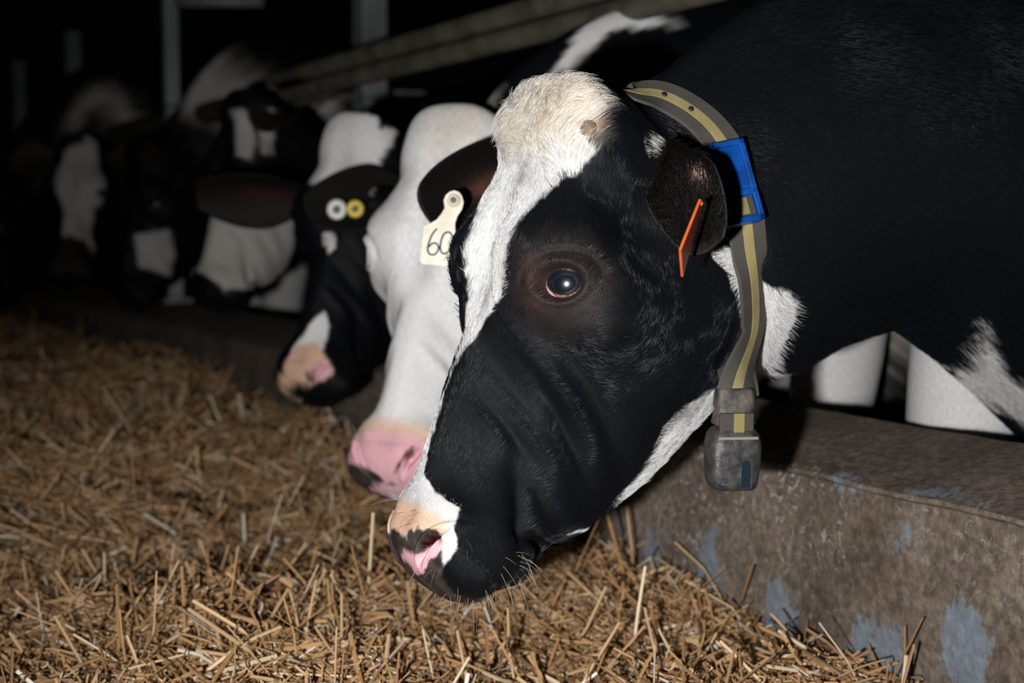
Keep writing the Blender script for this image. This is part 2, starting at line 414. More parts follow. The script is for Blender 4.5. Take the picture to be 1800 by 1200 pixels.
# ---------------------------------------------------------------- measured landmarks and the outlines of the markings on the hide (surface coordinates)
DATA = {"relief":[[[0.6843,0.0745,0.5817],1.245,0.04,0.026,0.014],[[0.6881,0.0787,0.5813],0.261,0.045,0.016,0.0058],[[0.6669,0.0571,0.5572],1.425,0.02,0.014,0.0058],[[0.695,0.093,0.5103],-0.434,0.04,0.014,0.0058],[[0.7669,0.0904,0.5947],0.38,0.035,0.022,-0.0087],[[0.7485,0.0837,0.6324],-0.654,0.05,0.016,0.0043],[[0.6817,0.0641,0.4601],-0.956,0.06,0.01,0.0087],[[0.6572,0.0467,0.4381],-1.061,0.05,0.008,-0.0058],[[0.6347,0.0372,0.4113],-1.022,0.05,0.009,0.0058],[[0.6513,0.0471,0.4003],-0.921,0.04,0.006,-0.0051],[[0.6768,0.0568,0.3943],-1.097,0.05,0.01,0.0058],[[0.6979,0.064,0.4101],-1.067,0.05,0.006,-0.0058],[[0.7875,0.0908,0.4741],-0.85,0.055,0.035,0.0101],[[0.7248,0.0772,0.4321],-0.981,0.07,0.01,-0.0058],[[0.6559,0.0607,0.3227],-1.546,0.04,0.008,-0.0087],[[0.6738,0.0568,0.3453],-1.04,0.03,0.007,-0.0058],[[0.6937,0.0391,0.2841],-0.579,0.03,0.006,-0.013],[[0.7393,0.0234,0.2932],-0.411,0.03,0.012,0.0058],[[0.6247,0.0558,0.3277],-1.567,0.035,0.018,0.0058],[[0.5922,0.0431,0.3262],-1.298,0.014,0.012,0.0072],[[0.5707,-0.0279,0.3172],-2.76,0.016,0.02,0.0043]],"eye":[[0.6866,0.0868,0.5435],[0.6715,0.7307,0.1228],[-0.047,-0.1234,0.9912]],"nostril":[[0.5692,0.0413,0.2989],[0.4583,0.4771,0.7499],[-0.2651,-0.732,0.6276]],"ear_near":[0.8091,0.0739,0.6672],"horn":[0.7202,0.0792,0.6892],"collar":[[0.8066,0.0176,0.7253],[0.8338,0.0202,0.7273],[0.8578,0.0358,0.7146],[0.8752,0.0529,0.6961],[0.8853,0.0684,0.6729],[0.8912,0.0796,0.6483],[0.8941,0.0875,0.6224],[0.8952,0.0914,0.5947],[0.9001,0.0902,0.5656],[0.908,0.0842,0.5373],[0.9274,0.0625,0.5036]],"sensor":[[0.8828,0.0917,0.3663]],"otag":[[0.7502,0.212,0.6159],[0.7215,0.224,0.5645]],"marks":{"hero":[["w","d",0.0022,[[11.862,0.656],[11.21,0.656],[10.855,0.637],[10.705,0.723],[10.348,0.655],[9.932,0.555],[9.634,0.48],[9.134,0.408],[8.73,0.319],[8.27,0.268],[7.705,0.286],[7.155,0.27],[6.65,0.301],[6.23,0.309],[5.818,0.228],[5.404,0.134],[5.035,0.011],[4.594,-0.032],[3.869,-0.048],[3.272,-0.009],[2.503,-0.017],[1.75,0.132],[1.293,0.581],[1.245,0.941],[0.587,0.959],[-0.047,1.109],[-0.401,1.105],[-0.816,-2.791],[-0.9,-1.2],[0.3,-1.35],[1.2,-0.7],[2.342,-0.243],[2.484,-0.567],[3.192,-0.175],[3.839,-0.113],[4.523,-0.081],[5.256,-0.074],[6.051,-0.162],[6.831,-0.145],[7.617,-0.11],[8.517,-0.2],[9.409,-0.688],[9.634,-0.48],[10.348,-0.655],[11.21,-0.656],[11.862,-0.656],[12.107,0.309]]],
 ["w","d",0.002,[[12.414,0.966],[13.337,0.868],[12.588,1.02],[11.829,1.135],[11.962,1.08]]],
 ["w","v",0.0022,[[11.053,1.746],[12.06,1.849],[13.984,2.033],[15.11,2.011],[15.412,2.158],[15.398,2.395],[15.272,2.981],[16.2,3.3],[14,4.0],[10,4.2],[6.5,3.5],[4.3,3.3],[3.429,2.517],[4.06,3.226],[4.739,2.615],[5.31,2.505],[5.815,2.33],[6.29,2.114],[7.004,2.138],[8.14,2.556],[9.17,3.202],[9.927,2.488],[10.169,2.199],[10.548,2.029],[11.011,1.888]]],
 ["cream","d",0.02,[[10.873,-0.048],[11.674,0.024],[11.822,0.54],[11.153,0.649],[10.258,0.259],[10.139,-0.116]]],
 ["horn","d",0.003,[[11.206,0.548],[11.347,0.622],[11.115,0.682],[10.873,0.64],[10.959,0.568]]],
 ["peach","d",0.01,[[0.43,-1.147],[0.647,0.345],[0.64,0.853],[-0.059,0.862],[-0.46,-0.044],[-0.263,-0.93],[0.2,-1.3],[0.8,-0.8]]],
 ["pad","d",0.002,[[-0.316,-0.93],[-0.269,-0.345],[-0.366,0.026],[-0.285,0.221],[-0.134,0.341],[-0.077,0.456],[-0.057,0.635],[0.169,0.754],[-0.009,0.86],[-0.149,0.96],[-0.363,1.154],[-0.527,1.233],[-0.56,1.75],[-0.2,2.8],[-0.97,2.8],[-0.97,-2.8],[-0.2,-2.2],[0.35,-1.2],[0.5,-0.6]]],
 ["pink","d",0.002,[[-0.022,0.849],[-0.109,0.938],[-0.216,0.925],[-0.357,0.885],[-0.524,0.89],[-0.66,0.911],[-0.815,0.636],[-0.815,0.331],[-0.731,0.425],[-0.71,0.025],[-0.683,-0.124],[-0.607,-0.023],[-0.525,0.138],[-0.525,0.367],[-0.405,0.609],[-0.365,0.651],[-0.222,0.672]]],
 ["brownk","d",0.022,[[7.763,0.36],[8.138,0.548],[8.337,0.745],[8.184,0.923],[7.563,1.012],[6.918,0.989],[6.416,0.89],[6.431,0.657],[6.885,0.409]]],
 ["lidskin","d",0.01,[[7.531,0.437],[7.813,0.523],[7.661,0.586],[7.152,0.61],[6.78,0.676],[6.754,0.566]]],
 ["slit","d",0.0012,[[0.164,0.813],[-0.034,0.873],[-0.248,0.672],[-0.362,0.648],[-0.415,0.611],[-0.451,0.493],[-0.351,0.611],[-0.246,0.649],[-0.07,0.707]]],
 ["k","v",0.012,[[-0.313,1.203],[-0.553,3.153],[-0.263,3.032],[1.433,3.081],[2.484,3.371],[1.251,1.423]]],
 ["w","v",0.003,[[19.333,3.806],[19.268,3.204],[19.114,3.115],[18.837,2.863],[18.807,2.743],[18.671,2.599],[18.655,2.521],[18.764,2.575],[18.897,2.691],[19.354,2.817],[19.694,2.888],[19.778,2.804],[19.991,2.986],[20.183,3.131],[20.037,3.202],[20.222,3.975],[19.6,3.3],[19.2,3.2]]]],"c2":[["w2","d",0.003,[[-1.1,-3.4],[13.6,-3.4],[13.2,-1.5],[12.9,0],[13.2,1.5],[13.6,3.4],[-1.1,3.4]]],
 ["cream","d",0.03,[[10.793,-0.137],[11.742,0.03],[14.586,-0.028],[10.942,0.53],[10.276,0.038]]],
 ["peach","d",0.02,[[0.9,-1.5],[1.1,-0.6],[1.1,0.6],[0.9,1.5],[0.2,1.7],[0.2,-1.7]]],
 ["pink","d",0.012,[[0.45,-1.7],[0.5,-0.6],[0.5,0.6],[0.45,1.7],[-0.1,2.6],[-1.1,2.9],[-1.1,-2.9],[-0.1,-2.6]]],
 ["slit","d",0.005,[[-0.062,0.633],[-0.174,0.547],[-0.362,0.481],[-0.561,0.443],[-0.552,0.536],[-0.364,0.567],[-0.112,0.66]]],
 ["pad","d",0.003,[[-0.235,-1.243],[-0.449,-0.953],[-0.533,-0.551],[-0.709,-0.302],[-0.813,0.02],[-0.894,0.821],[-0.736,-3.093],[-0.607,-2.689],[-0.536,-2.305],[-0.357,-2.026]]],
 ["w2","d",0.003,[[16.253,0.541],[16.63,0.396],[17.183,0.122],[17.562,-0.21],[17.875,-0.245],[18.169,0.155],[18.112,0.436],[18.222,0.578],[18.16,0.679],[17.87,0.603],[17.631,0.506],[17.336,0.471],[17.058,0.54],[16.691,0.647],[16.455,0.681]]],
 ["grey","v",0.01,[[20.165,3.09],[20.247,2.6],[20.395,2.357],[20.468,2.357],[20.392,2.569],[20.375,2.852],[20.375,3.631]]]],"c3":[["w2","d",0.004,[[9.238,-0.839],[10.912,-0.909],[11.715,-0.734],[12.05,-0.49],[12.117,-0.35],[11.785,0.174],[11.867,0.374],[11.41,0.485],[12.091,0.771],[11.098,0.738],[10.2,0.568],[9.685,0.548],[8.379,0.457],[8.567,-0.035]]],
 ["w2","d",0.004,[[0.655,-0.255],[2.255,0.198],[3.316,0.586],[2.666,0.831],[1.486,0.776],[0.56,0.637],[0.103,0.099]]],
 ["peach","d",0.006,[[-0.439,-0.505],[-0.007,-0.302],[0.912,-0.121],[1.353,0.533],[0.482,0.844],[-0.143,1.047],[-0.621,0.78],[-0.821,-2.481],[-0.536,-2.34]]],
 ["pink","d",0.004,[[-0.07,0.56],[0.482,0.844],[-0.061,1.041],[-0.438,0.901],[-0.357,0.628]]],
 ["w2","d",0.003,[[6.571,-0.037],[6.501,0.137],[5.913,0.295],[5.601,0.149],[5.994,-0.002]]],
 ["pad","d",0.004,[[-0.284,0.346],[-0.276,0.601],[-0.511,0.826],[-0.533,0.564]]]],"c4":[["dimw","d",0.005,[[4.686,-0.664],[6.576,1.749],[6.163,1.816],[4.017,3.177],[-0.157,1.139],[1.138,-0.943]]],
 ["dimw","d",0.005,[[10.642,0.0],[10.809,0.339],[9.498,0.591],[8.092,0.562],[8.076,0.324]]],
 ["dimw","d",0.005,[[11.03,0.62],[11.93,0.909],[9.036,0.942],[8.54,0.706]]]],"c5":[["dimw","d",0.006,[[8.891,-0.285],[10.553,-0.197],[11.267,0.22],[16.625,-0.525],[16.219,0.54],[7.934,0.721],[6.159,0.838],[4.347,1.293],[4.619,2.654],[-0.126,1.094],[-0.309,-0.024],[2.965,-0.392],[5.477,-0.262],[7.39,-0.224]]],
 ["brownk","d",0.008,[[2.636,-1.038],[3.847,1.506],[3.816,2.514],[-0.282,1.681],[-0.687,-0.822]]]],"c6":[["dimw","d",0.008,[[4.929,0.551],[6.241,1.303],[4.935,1.757],[3.739,2.126],[2.811,1.012]]],
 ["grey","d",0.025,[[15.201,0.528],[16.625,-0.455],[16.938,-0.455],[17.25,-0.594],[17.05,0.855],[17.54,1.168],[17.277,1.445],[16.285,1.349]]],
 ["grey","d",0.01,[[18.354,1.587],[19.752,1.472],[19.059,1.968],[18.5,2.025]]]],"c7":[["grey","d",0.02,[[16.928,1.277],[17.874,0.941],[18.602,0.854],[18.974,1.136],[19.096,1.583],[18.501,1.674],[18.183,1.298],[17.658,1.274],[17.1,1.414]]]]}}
HAIRN = 230000
TAG2D = 1.70
TAG3D = 2.43
REFS = {
 'c2': dict(pb=.02, Y=1.88, dx=.225, dz=.014, scale=1.08, pose=dict(yaw=.55, pitch=.0, sag=-.03), lx=1.345, lx2=1.46, lr=.66, legz=.317),
 'c3': dict(pb=.02, Y=2.50, dx=.325, dz=.055, scale=1.05, pose=dict(yaw=.5, pitch=.0, sag=.07)),
 'c4': dict(pb=.02, Y=3.25, dx=.35, dz=.18, scale=1.0, pose=dict(yaw=.3, pitch=.1, sag=.17, dz=-.0)),
 'c5': dict(pb=.02, Y=5.0, dx=.27, dz=.15, scale=1.0, front=True, pose=dict(yaw=1.05, pitch=.0, sag=.12)),
 'c6': dict(pb=.02, Y=4.34, dx=.40, dz=.36, scale=1.0, pose=dict(yaw=.3, pitch=.2, sag=.05, dz=-.22)),
 'c7': dict(pb=.02, Y=5.6, dx=.15, dz=.33, scale=1.0, pose=dict(yaw=.3, pitch=.3, sag=.02, dz=-.25)),
}

# ---------------------------------------------------------------- the cows' hides
BLK = (.0038, .0042, .0054); WHT = (.74, .73, .71)
TONE = {'w': (.61, .605, .595, 1), 'w2': (.76, .755, .745, 1), 'k': (*BLK, 1), 'cream': (.66, .60, .52, 1), 'dimw': (.42, .39, .36, 1), 'peach': (.72, .46, .33, .5), 'pink': (.72, .40, .44, 0),  # far cows' white, darkened in the colour to imitate the flash falling off
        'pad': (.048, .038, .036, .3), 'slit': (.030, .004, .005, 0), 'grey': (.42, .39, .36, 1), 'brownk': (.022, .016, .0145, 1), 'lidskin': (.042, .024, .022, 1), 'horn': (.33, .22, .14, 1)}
def paint(S, PH, P3, polys, base='k', jag=0.004):
    """S,PH flat surface coordinates; P3 flat canonical points (for the ragged edge)"""
    C = np.tile(np.array(TONE[base]), (len(S), 1))
    nz = fbm(P3, 120, 3, 3); nz2 = fbm(P3, 30, 8, 2)
    for tone, side, soft, poly in polys:
        ph = np.where(PH < 0, PH+2*math.pi, PH) if side == 'v' else PH
        pl = np.array(poly)
        # only test what can be near
        q = np.stack([S*.036, ph*.1], 1); pq = pl*np.array([.036, .1])
        lo = pq.min(0)-.05; hi = pq.max(0)+.05
        k = np.where(((q > lo) & (q < hi)).all(1))[0]
        if not len(k): continue
        d = sd_poly(q[k], pq)+(nz[k]*1.1+nz2[k]*.6)*jag*(2 if soft > .006 else 1)
        a = (1-smst(-soft, soft, d))[:, None]
        T_ = np.array(TONE[tone])[None]*np.ones((len(k), 1))
        if tone == 'pad': T_[:, :3] *= (1+.8*np.clip(nz[k]*1.4, -.6, 1.2))[:, None]
        C[k] = C[k]*(1-a)+T_*a
    return C

def pupil_eye(name, c, ax, R, parent, look=(0, 0), pink=(-.62, -.62)):
    """eyeball: ax rows = right, up, out (world)"""
    n, m = 48, 48
    th = np.linspace(0, math.pi, n); ph = np.linspace(0, 2*math.pi, m, endpoint=False)
    T, P = np.meshgrid(th, ph, indexing='ij')
    u = np.sin(T)*np.cos(P); v = np.sin(T)*np.sin(P); w_ = np.cos(T)
    bul = 1+0*T
    L = np.stack([u*bul, v*bul, w_*bul], -1).reshape(-1, 3)
    V = np.asarray(c)+(L*R)@np.asarray(ax)
    x = L[:, 0]-look[0]; y = L[:, 1]-look[1]
    d = np.sqrt((x/.74)**2+(y/.60)**2)
    cols = np.tile(np.array((.004, .006, .011)), (len(L), 1))
    iris = smst(.80, .92, d)[:, None]; cols = cols*(1-iris)+np.array((.020, .009, .006))*iris
    scl = smst(.98, 1.05, d)[:, None]; cols = cols*(1-scl)+np.array((.75, .50, .52))*scl
    side = smst(-.66, -.50, (L[:, 0]*.80+L[:, 1]*.60))[:, None]*scl
    cols = cols*(1-side)+np.array((.10, .045, .03))*side
    return mesh(name, V, grid_faces(n, m, True), M['eye'], parent, cols=cols)

def canon_axes(q, ref):
    """direction (X,lat,Z) canonical -> world with the cow's head pose"""
    p0 = place(pose(np.array(PIV3), np.array(5.0), **ref.get('pose', {})), ref)
    p1 = place(pose(np.array(PIV3)+np.asarray(q, float)*.1, np.array(5.0), **ref.get('pose', {})), ref)
    d = p1-p0; return d/np.linalg.norm(d)
PIV3 = (PIV[0], 0.0, PIV[1])
def head_pt(p, ref):
    return place(pose(np.array(p, float), np.array(5.0), **ref.get('pose', {})), ref)

def build_hide(ref, key, ns, m, parent, mat):
    s, phi, G = hero_surface(ns, m, True, DATA, ref.get('pb', .30))
    P = place(pose(G, s, **ref.get('pose', {})), ref)
    S = np.repeat(s, m); PH = np.tile(phi, len(s))
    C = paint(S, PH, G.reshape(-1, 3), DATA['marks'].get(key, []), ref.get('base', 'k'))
    if 'headbase' in ref:
        pass
    # dark wet inside the nostrils keeps its pink where painted
    V = P.reshape(-1, 3)
    UV = np.stack([S*.04, PH*.10, np.zeros(len(S))], 1)
    F = grid_faces(len(s), m, True)[:, ::-1]
    nV = len(V)
    # caps are closed by the domes; legs run up inside the shoulders and hips of the same mesh
    LV, LF, LC = [V], [F], [C]; off = nV; UVs = [UV]
    if ref.get('legs', True):
        floor = (COWFLOOR-ref.get('dz', 0)-.6)/ref.get('scale', 1.0)+.6
        for (X, l, hind) in ((ref.get('lx', 1.52), .15, 0), (ref.get('lx2', 1.52), -.15, 0), (2.90, .15, 1), (2.93, -.15, 1)):
            if hind: K = [(X+.00, .75, .13), (X-.04, .45, .14), (X-.05, .22, .085), (X+.07, .07, .048), (X+.05, -.1, .034), (X+.03, -.24, .034), (X-.0, -.30, .04), (X-.03, floor+.07, .042), (X-.05, floor, .058)]
            else: K = [(X+.02, .65, .10), (X, .42, .11), (X-.03, .22, .085), (X-.02, .08, .055), (X-.02, -.02, .05), (X, -.12, .036), (X, -.26, .036), (X-.01, -.31, .042), (X-.02, floor+.07, .04), (X-.03, floor, .056)]
            K = np.array(K); K[:, 2] *= (ref.get('lr', 1.0) if not hind else 1.0); t = np.linspace(0, len(K)-1, 40); Q = catmull(K, t)
            mm = 20; a = np.linspace(0, 2*math.pi, mm, endpoint=False)
            lv = np.stack([Q[:, None, 0]+Q[:, None, 2]*np.cos(a), l+Q[:, None, 2]*.85*np.sin(a), np.repeat(Q[:, 1:2], mm, 1)], -1)
            W_ = place(lv, ref).reshape(-1, 3)
            cc = np.tile(np.array(TONE[ref.get('legtone', 'w')]), (len(W_), 1))
            dk = lv[..., 2].reshape(-1) < (ref.get('legz', -9)-ref.get('dz', 0)); cc[dk] = TONE['k']; hoof = (lv[..., 2].reshape(-1) < floor+.06); cc[hoof] = (.03, .027, .024, .5)
            LV.append(W_); LF.append(grid_faces(40, mm, True, off)); LC.append(cc); UVs.append(np.stack([lv[..., 2].ravel(), np.tile(a*.05, 40), 0*W_[:, 0]], 1)); off += len(W_)
    V2 = np.concatenate(LV); F2 = np.concatenate(LF); C2 = np.concatenate(LC)
    C2 = C2.copy()
    o = mesh('body', V2, F2, mat, parent, cols=C2, uvw=np.concatenate(UVs))
    return o, s, phi, G, P, C.reshape(len(s), m, 4)

def add_ear(ref, parent, base, axis, out, size, inner_col, outer_col, rim_col=None, name='ear', bend=.2, th=1.25, fold=0., skin=None, width=.062):
    V, F, t, a, inn = ear_surface(length=size, bend=bend, th=th, fold=fold, width=width)
    x = _rgt*axis[0]-_fwd*axis[1]+_up*axis[2]; z = _rgt*out[0]-_fwd*out[1]+_up*out[2]; x /= np.linalg.norm(x); z = z-x*(x@z); z /= np.linalg.norm(z); y = np.cross(z, x)
    W_ = head_pt(base, ref)+V@np.stack([x, y, z])
    ic = np.array(inner_col); oc = np.array(outer_col)
    c = np.where(inn[:, None] > .5, ic, oc)
    if skin is not None:
        f = 1.2*np.exp(-((t-skin[4])/skin[5])**2-((a-skin[3])/skin[6])**2)*(inn > .5)*(.75+.5*fbm(V, 60, 4))
        c = c*(1-np.clip(f, 0, 1)[:, None])+np.array(skin[:3])*np.clip(f, 0, 1)[:, None]
    rim = smst(.80, .97, np.abs(a))[:, None]
    if rim_col is not None: c = c*(1-rim)+np.array(rim_col)*rim
    return mesh(name, W_, F, M['ear'], parent, cols=c, at=head_pt(base, ref), uvw=np.stack([t*.1, a*.08, 0*t], 1)), (x, y, z), W_

COWFLOOR = -0.42
m_, N_, L_, b_ = new_mat('eye_wet'); at_ = N_.new('ShaderNodeAttribute'); at_.attribute_name = 'Col'
L_.new(at_.outputs['Color'], b_.inputs['Base Color']); b_.inputs['Roughness'].default_value = .22; b_.inputs['Coat Weight'].default_value = 1.0; b_.inputs['Coat Roughness'].default_value = .03
M['eye'] = m_
m_, N_, L_, b_ = new_mat('ear_fur'); at_ = N_.new('ShaderNodeAttribute'); at_.attribute_name = 'Col'
L_.new(at_.outputs['Color'], b_.inputs['Base Color']); b_.inputs['Roughness'].default_value = .6; b_.inputs['Specular IOR Level'].default_value = .14
no_ = N_.new('ShaderNodeTexNoise'); no_.inputs['Scale'].default_value = 260; tc_ = N_.new('ShaderNodeTexCoord'); L_.new(tc_.outputs['Object'], no_.inputs['Vector'])
bp_ = N_.new('ShaderNodeBump'); bp_.inputs['Distance'].default_value = .002; bp_.inputs['Strength'].default_value = .6
L_.new(no_.outputs['Fac'], bp_.inputs['Height']); L_.new(bp_.outputs['Normal'], b_.inputs['Normal'])
M['ear'] = m_
def skin_mat(name, col, rough=.4, emb=.3):
    return plain(name, col, rough, bump=emb, nscale=220)
M['lid'] = skin_mat('eyelid_skin', (.075, .042, .036), .3)
def hair_mat(name, rough=.45, spec=.5):
    m, N, L, b = new_mat(name)
    a = N.new('ShaderNodeAttribute'); a.attribute_name = 'Col'
    L.new(a.outputs['Color'], b.inputs['Base Color']); b.inputs['Roughness'].default_value = rough; b.inputs['Specular IOR Level'].default_value = spec
    return m
M['hair'] = hair_mat('coat_hair', .38, .24)
def hairs(name, P, R, C, parent, mat=None):
    """P (n,k,3) world strand points, R (k,) radii, C (n,3)"""
    n, k, _ = P.shape
    cu = bpy.data.hair_curves.new(name)
    cu.add_curves([k]*n)
    base = origin_of(parent)
    cu.attributes['position'].data.foreach_set('vector', (P-base).astype(np.float32).ravel())
    r = cu.attributes.get('radius') or cu.attributes.new('radius', 'FLOAT', 'POINT')
    r.data.foreach_set('value', np.tile(np.asarray(R, np.float32), n))
    c = np.ones((n, 4), np.float32); c[:, :3] = C[:, :3]
    a = cu.attributes.new('Col', 'FLOAT_COLOR', 'CURVE'); a.data.foreach_set('color', c.ravel())
    cu.materials.append(mat or M['hair'])
    o = bpy.data.objects.new(name, cu); COL.objects.link(o); o.parent = parent
    o['kind'] = 'stuff'
    return o
def surf_sample(P, C, weight, n, seed):
    """random points on the quad grid P (a,m,3) wrapped in the 2nd axis; weight per cell (a-1,m)"""
    rs = np.random.RandomState(seed)
    Pn = np.roll(P, -1, 1)
    e1 = P[1:]-P[:-1]; e2 = (Pn-P)[:-1]
    nr = np.cross(e1, e2); A = np.linalg.norm(nr, axis=-1); pr = (A*weight).ravel(); cs = np.cumsum(pr)
    k = np.searchsorted(cs, rs.rand(n)*cs[-1]); i = k//P.shape[1]; j = k % P.shape[1]; i = np.minimum(i, P.shape[0]-2)
    u = rs.rand(n)[:, None]; v = rs.rand(n)[:, None]; j2 = (j+1) % P.shape[1]
    pt = (P[i, j]*(1-u)+P[i+1, j]*u)*(1-v)+(P[i, j2]*(1-u)+P[i+1, j2]*u)*v
    cc = C[i, j]
    nn = nr[i, j]/(A[i, j][:, None]+1e-12); t1 = e1[i, j]/(np.linalg.norm(e1[i, j], axis=1)[:, None]+1e-12); t2 = np.cross(nn, t1)
    return pt, cc, nn, t1, t2, i, j, rs

# ================================================================ cow in front
hero = dict(Y=HERO_Y, lx2=1.505, legz=.33)
root = empty('cow', (1.5, HERO_Y, COWFLOOR), 'black cow in front with a white blaze down its face, yellow-striped collar on its neck', 'cow', 'dairy cows feeding over the concrete barrier')
body, hs, hphi, HG, HP, HC = build_hide(hero, 'hero', 760, 440, root, M['coat'])
E0, E1, E2 = [np.array(q) for q in DATA['eye'][:3]]
E3 = np.cross(E1, E2); E3 = E3*(1 if E3[1] > 0 else -1)
def add_eyes(ref, parent, seg=40, fancy=False):
    for sd in (1, -1):
        f = np.array([1, sd, 1])
        c = (E0-E3*.0172)*f
        cw = head_pt(c, ref); ax = np.stack([canon_axes(E1*f, ref), canon_axes(E2*f, ref), canon_axes(E3*f, ref)])
        e = pupil_eye('eye', cw, ax, .0242, parent, look=(.08, .10))
        # lid rims
        t = np.linspace(0, 2*math.pi, seg, endpoint=False)
        ring = E0+.0203*np.cos(t)[:, None]*E1+.0150*np.sin(t)[:, None]*E2+(.0034-.0062*np.cos(t)[:, None]**2)*E3
        ring = np.stack([head_pt(q*f, ref) for q in ring])
        rr = .0021+.0008*np.sin(t)
        c0 = ring.mean(0)
        VV = []
        mm = 10
        for i in range(seg):
            rad = ring[i]-c0; rad /= np.linalg.norm(rad)
            for j in range(mm):
                a = 2*math.pi*j/mm
                VV.append(ring[i]+rr[i]*(math.cos(a)*rad+math.sin(a)*ax[2]*1.0))
        VV = np.array(VV); FF = grid_faces(seg+1, mm, True); FF = FF % (seg*mm)
        mesh('eyelid', VV, FF, M['lid'], e, at=cw)
        if fancy:
            rs = np.random.RandomState(5); nl = 90
            tt = rs.uniform(.12*math.pi, .88*math.pi, nl)
            b0 = E0+.0208*np.cos(tt)[:, None]*E1+.0165*np.sin(tt)[:, None]*E2+.0012*E3
            dirn = (np.cos(tt)[:, None]*E1*.7+.25*np.sin(tt)[:, None]*E2*.8+1.0*E3+rs.normal(0, .12, (nl, 3)))
            L_len = rs.uniform(.008, .015, nl)[:, None]
            k = np.linspace(0, 1, 5)
            PP = b0[:, None]+k[None, :, None]*dirn[:, None]*L_len[:, None]+(k**2)[None, :, None]*(-.006)*E2
            W_ = np.stack([[head_pt(q*f, ref) for q in row] for row in PP])
            o = hairs('eyelash', W_, np.linspace(.00022, .00006, 5), np.tile((.01, .009, .009), (nl, 1)), e)
add_eyes(hero, root, fancy=True)

# ears of the front cow
ear_n, eax, EW = add_ear(hero, root, np.array(DATA['ear_near'])+np.array([-.002, .020, .006]), (.16, .60, -.80), (-.45, .85, .30), .130, (.010, .0085, .008), (.008, .0075, .0075), (.020, .0175, .016), bend=.04, th=1.45, skin=(.50, .34, .28, .38, .42, .10, .15), width=.035)
ear_f, _, _ = add_ear(hero, root, np.array(DATA['ear_near'])*np.array([1, -1, 1]), (-.35, -.9, -.25), (-.6, .45, .1), .165, (.03, .02, .016), (.008, .008, .009), bend=.2)

# tufts inside the near ear
def ear_tuft(W, parent, n, seed, Lr, col):
    G_ = W[:26*18].reshape(26, 18, 3); rs = np.random.RandomState(seed)
    i = rs.randint(2, 20, n); j = rs.randint(0, 17, n); p = G_[i, j]*rs.uniform(.3, .7, (n, 1))+G_[i+1, j+1]*rs.uniform(.3, .7, (n, 1))
    e1 = G_[i+1, j]-G_[i, j]; e2 = G_[i, j+1]-G_[i, j]; p = G_[i, j]+e1*rs.rand(n, 1)+e2*rs.rand(n, 1)
    nn = np.cross(e1, e2); nn /= np.linalg.norm(nn, axis=1)[:, None]; mid = G_.mean((0, 1)); zz = eax[2]
    nn *= np.sign(nn@zz)[:, None]; e1 = e1/np.linalg.norm(e1, axis=1)[:, None]
    d = e1*.9+nn*.6+rs.normal(0, .3, (n, 3)); d /= np.linalg.norm(d, axis=1)[:, None]; L = rs.uniform(*Lr, n)
    k = np.linspace(0, 1, 4); P = p[:, None]+d[:, None]*(k[None]*L[:, None])[..., None]-nn[:, None]*(k**2*.3)[None, :, None]*L[:, None, None]
    hairs('ear_hair', P, [.0002, .00018, .00012, .00004], np.tile(col, (n, 1))*rs.uniform(.6, 1.6, (n, 1)), parent)
ear_tuft(EW, ear_n, 4600, 4, (.007, .016), (.0075, .0065, .006))

# horn bud
hb = np.array(DATA['horn']); hw = head_pt(hb, hero)
V_, F_ = tube(np.stack([hw+(canon_axes((.1, .75, .5), hero))*d for d in (-.008, -.003, .0, .003, .005, .0056)]), [.0085, .0085, .008, .006, .0035, .001], 18)
mesh('horn_bud', V_, F_, plain('horn_keratin', (.24, .16, .105), .7, noise=.5, nscale=90, bump=.6), root)

# coat hair
Wn = np.zeros((len(hs)-1, HP.shape[1])); sm = hs[:-1]
hd = smst(-.95, -.5, sm)*(1-smst(21.5, 22.5, sm))
Wn[:] = hd[:, None]
dens = np.where(sm < 13.5, 1.0, .55)[:, None]
facing = np.ones_like(Wn)
Nn = np.cross(HP[1:]-HP[:-1], (np.roll(HP, -1, 1)-HP)[:-1]); sgN = 1
cen = HP.mean(1)[:-1][:, None]
if ((HP[:-1]-cen)*Nn).sum() < 0: Nn = -Nn; sgN = -1
toc = CAM-HP[:-1]; fac = (Nn*toc).sum(-1)/(np.linalg.norm(Nn, axis=-1)*np.linalg.norm(toc, axis=-1)+1e-9)
facing = np.where(fac > -.35, 1.0, .12)
al = HC[:-1, :, 3]
Wn = Wn*dens*facing*(al > .8)
def eyemask(pts):
    k = np.zeros(len(pts), bool)
    for sd in (1, -1):
        c = head_pt(E0*np.array([1, sd, 1]), hero); k |= np.linalg.norm(pts-c, axis=1) < .0265
    return k
NH = HAIRN
pt, cc, nn, t1, t2, ii, jj, rs = surf_sample(HP, HC, Wn, NH, 11)
nn = nn*sgN
keep = ~eyemask(pt); pt, cc, nn, t1, t2, ii, jj = [q[keep] for q in (pt, cc, nn, t1, t2, ii, jj)]; NH = len(pt)
sv = hs[ii]; ph = hphi[jj]
swirl = (fbm(pt, 14, 21, 2)*1.1+fbm(pt, 60, 22, 2)*.5)*(1-.75*smst(14.5, 16.5, sv))
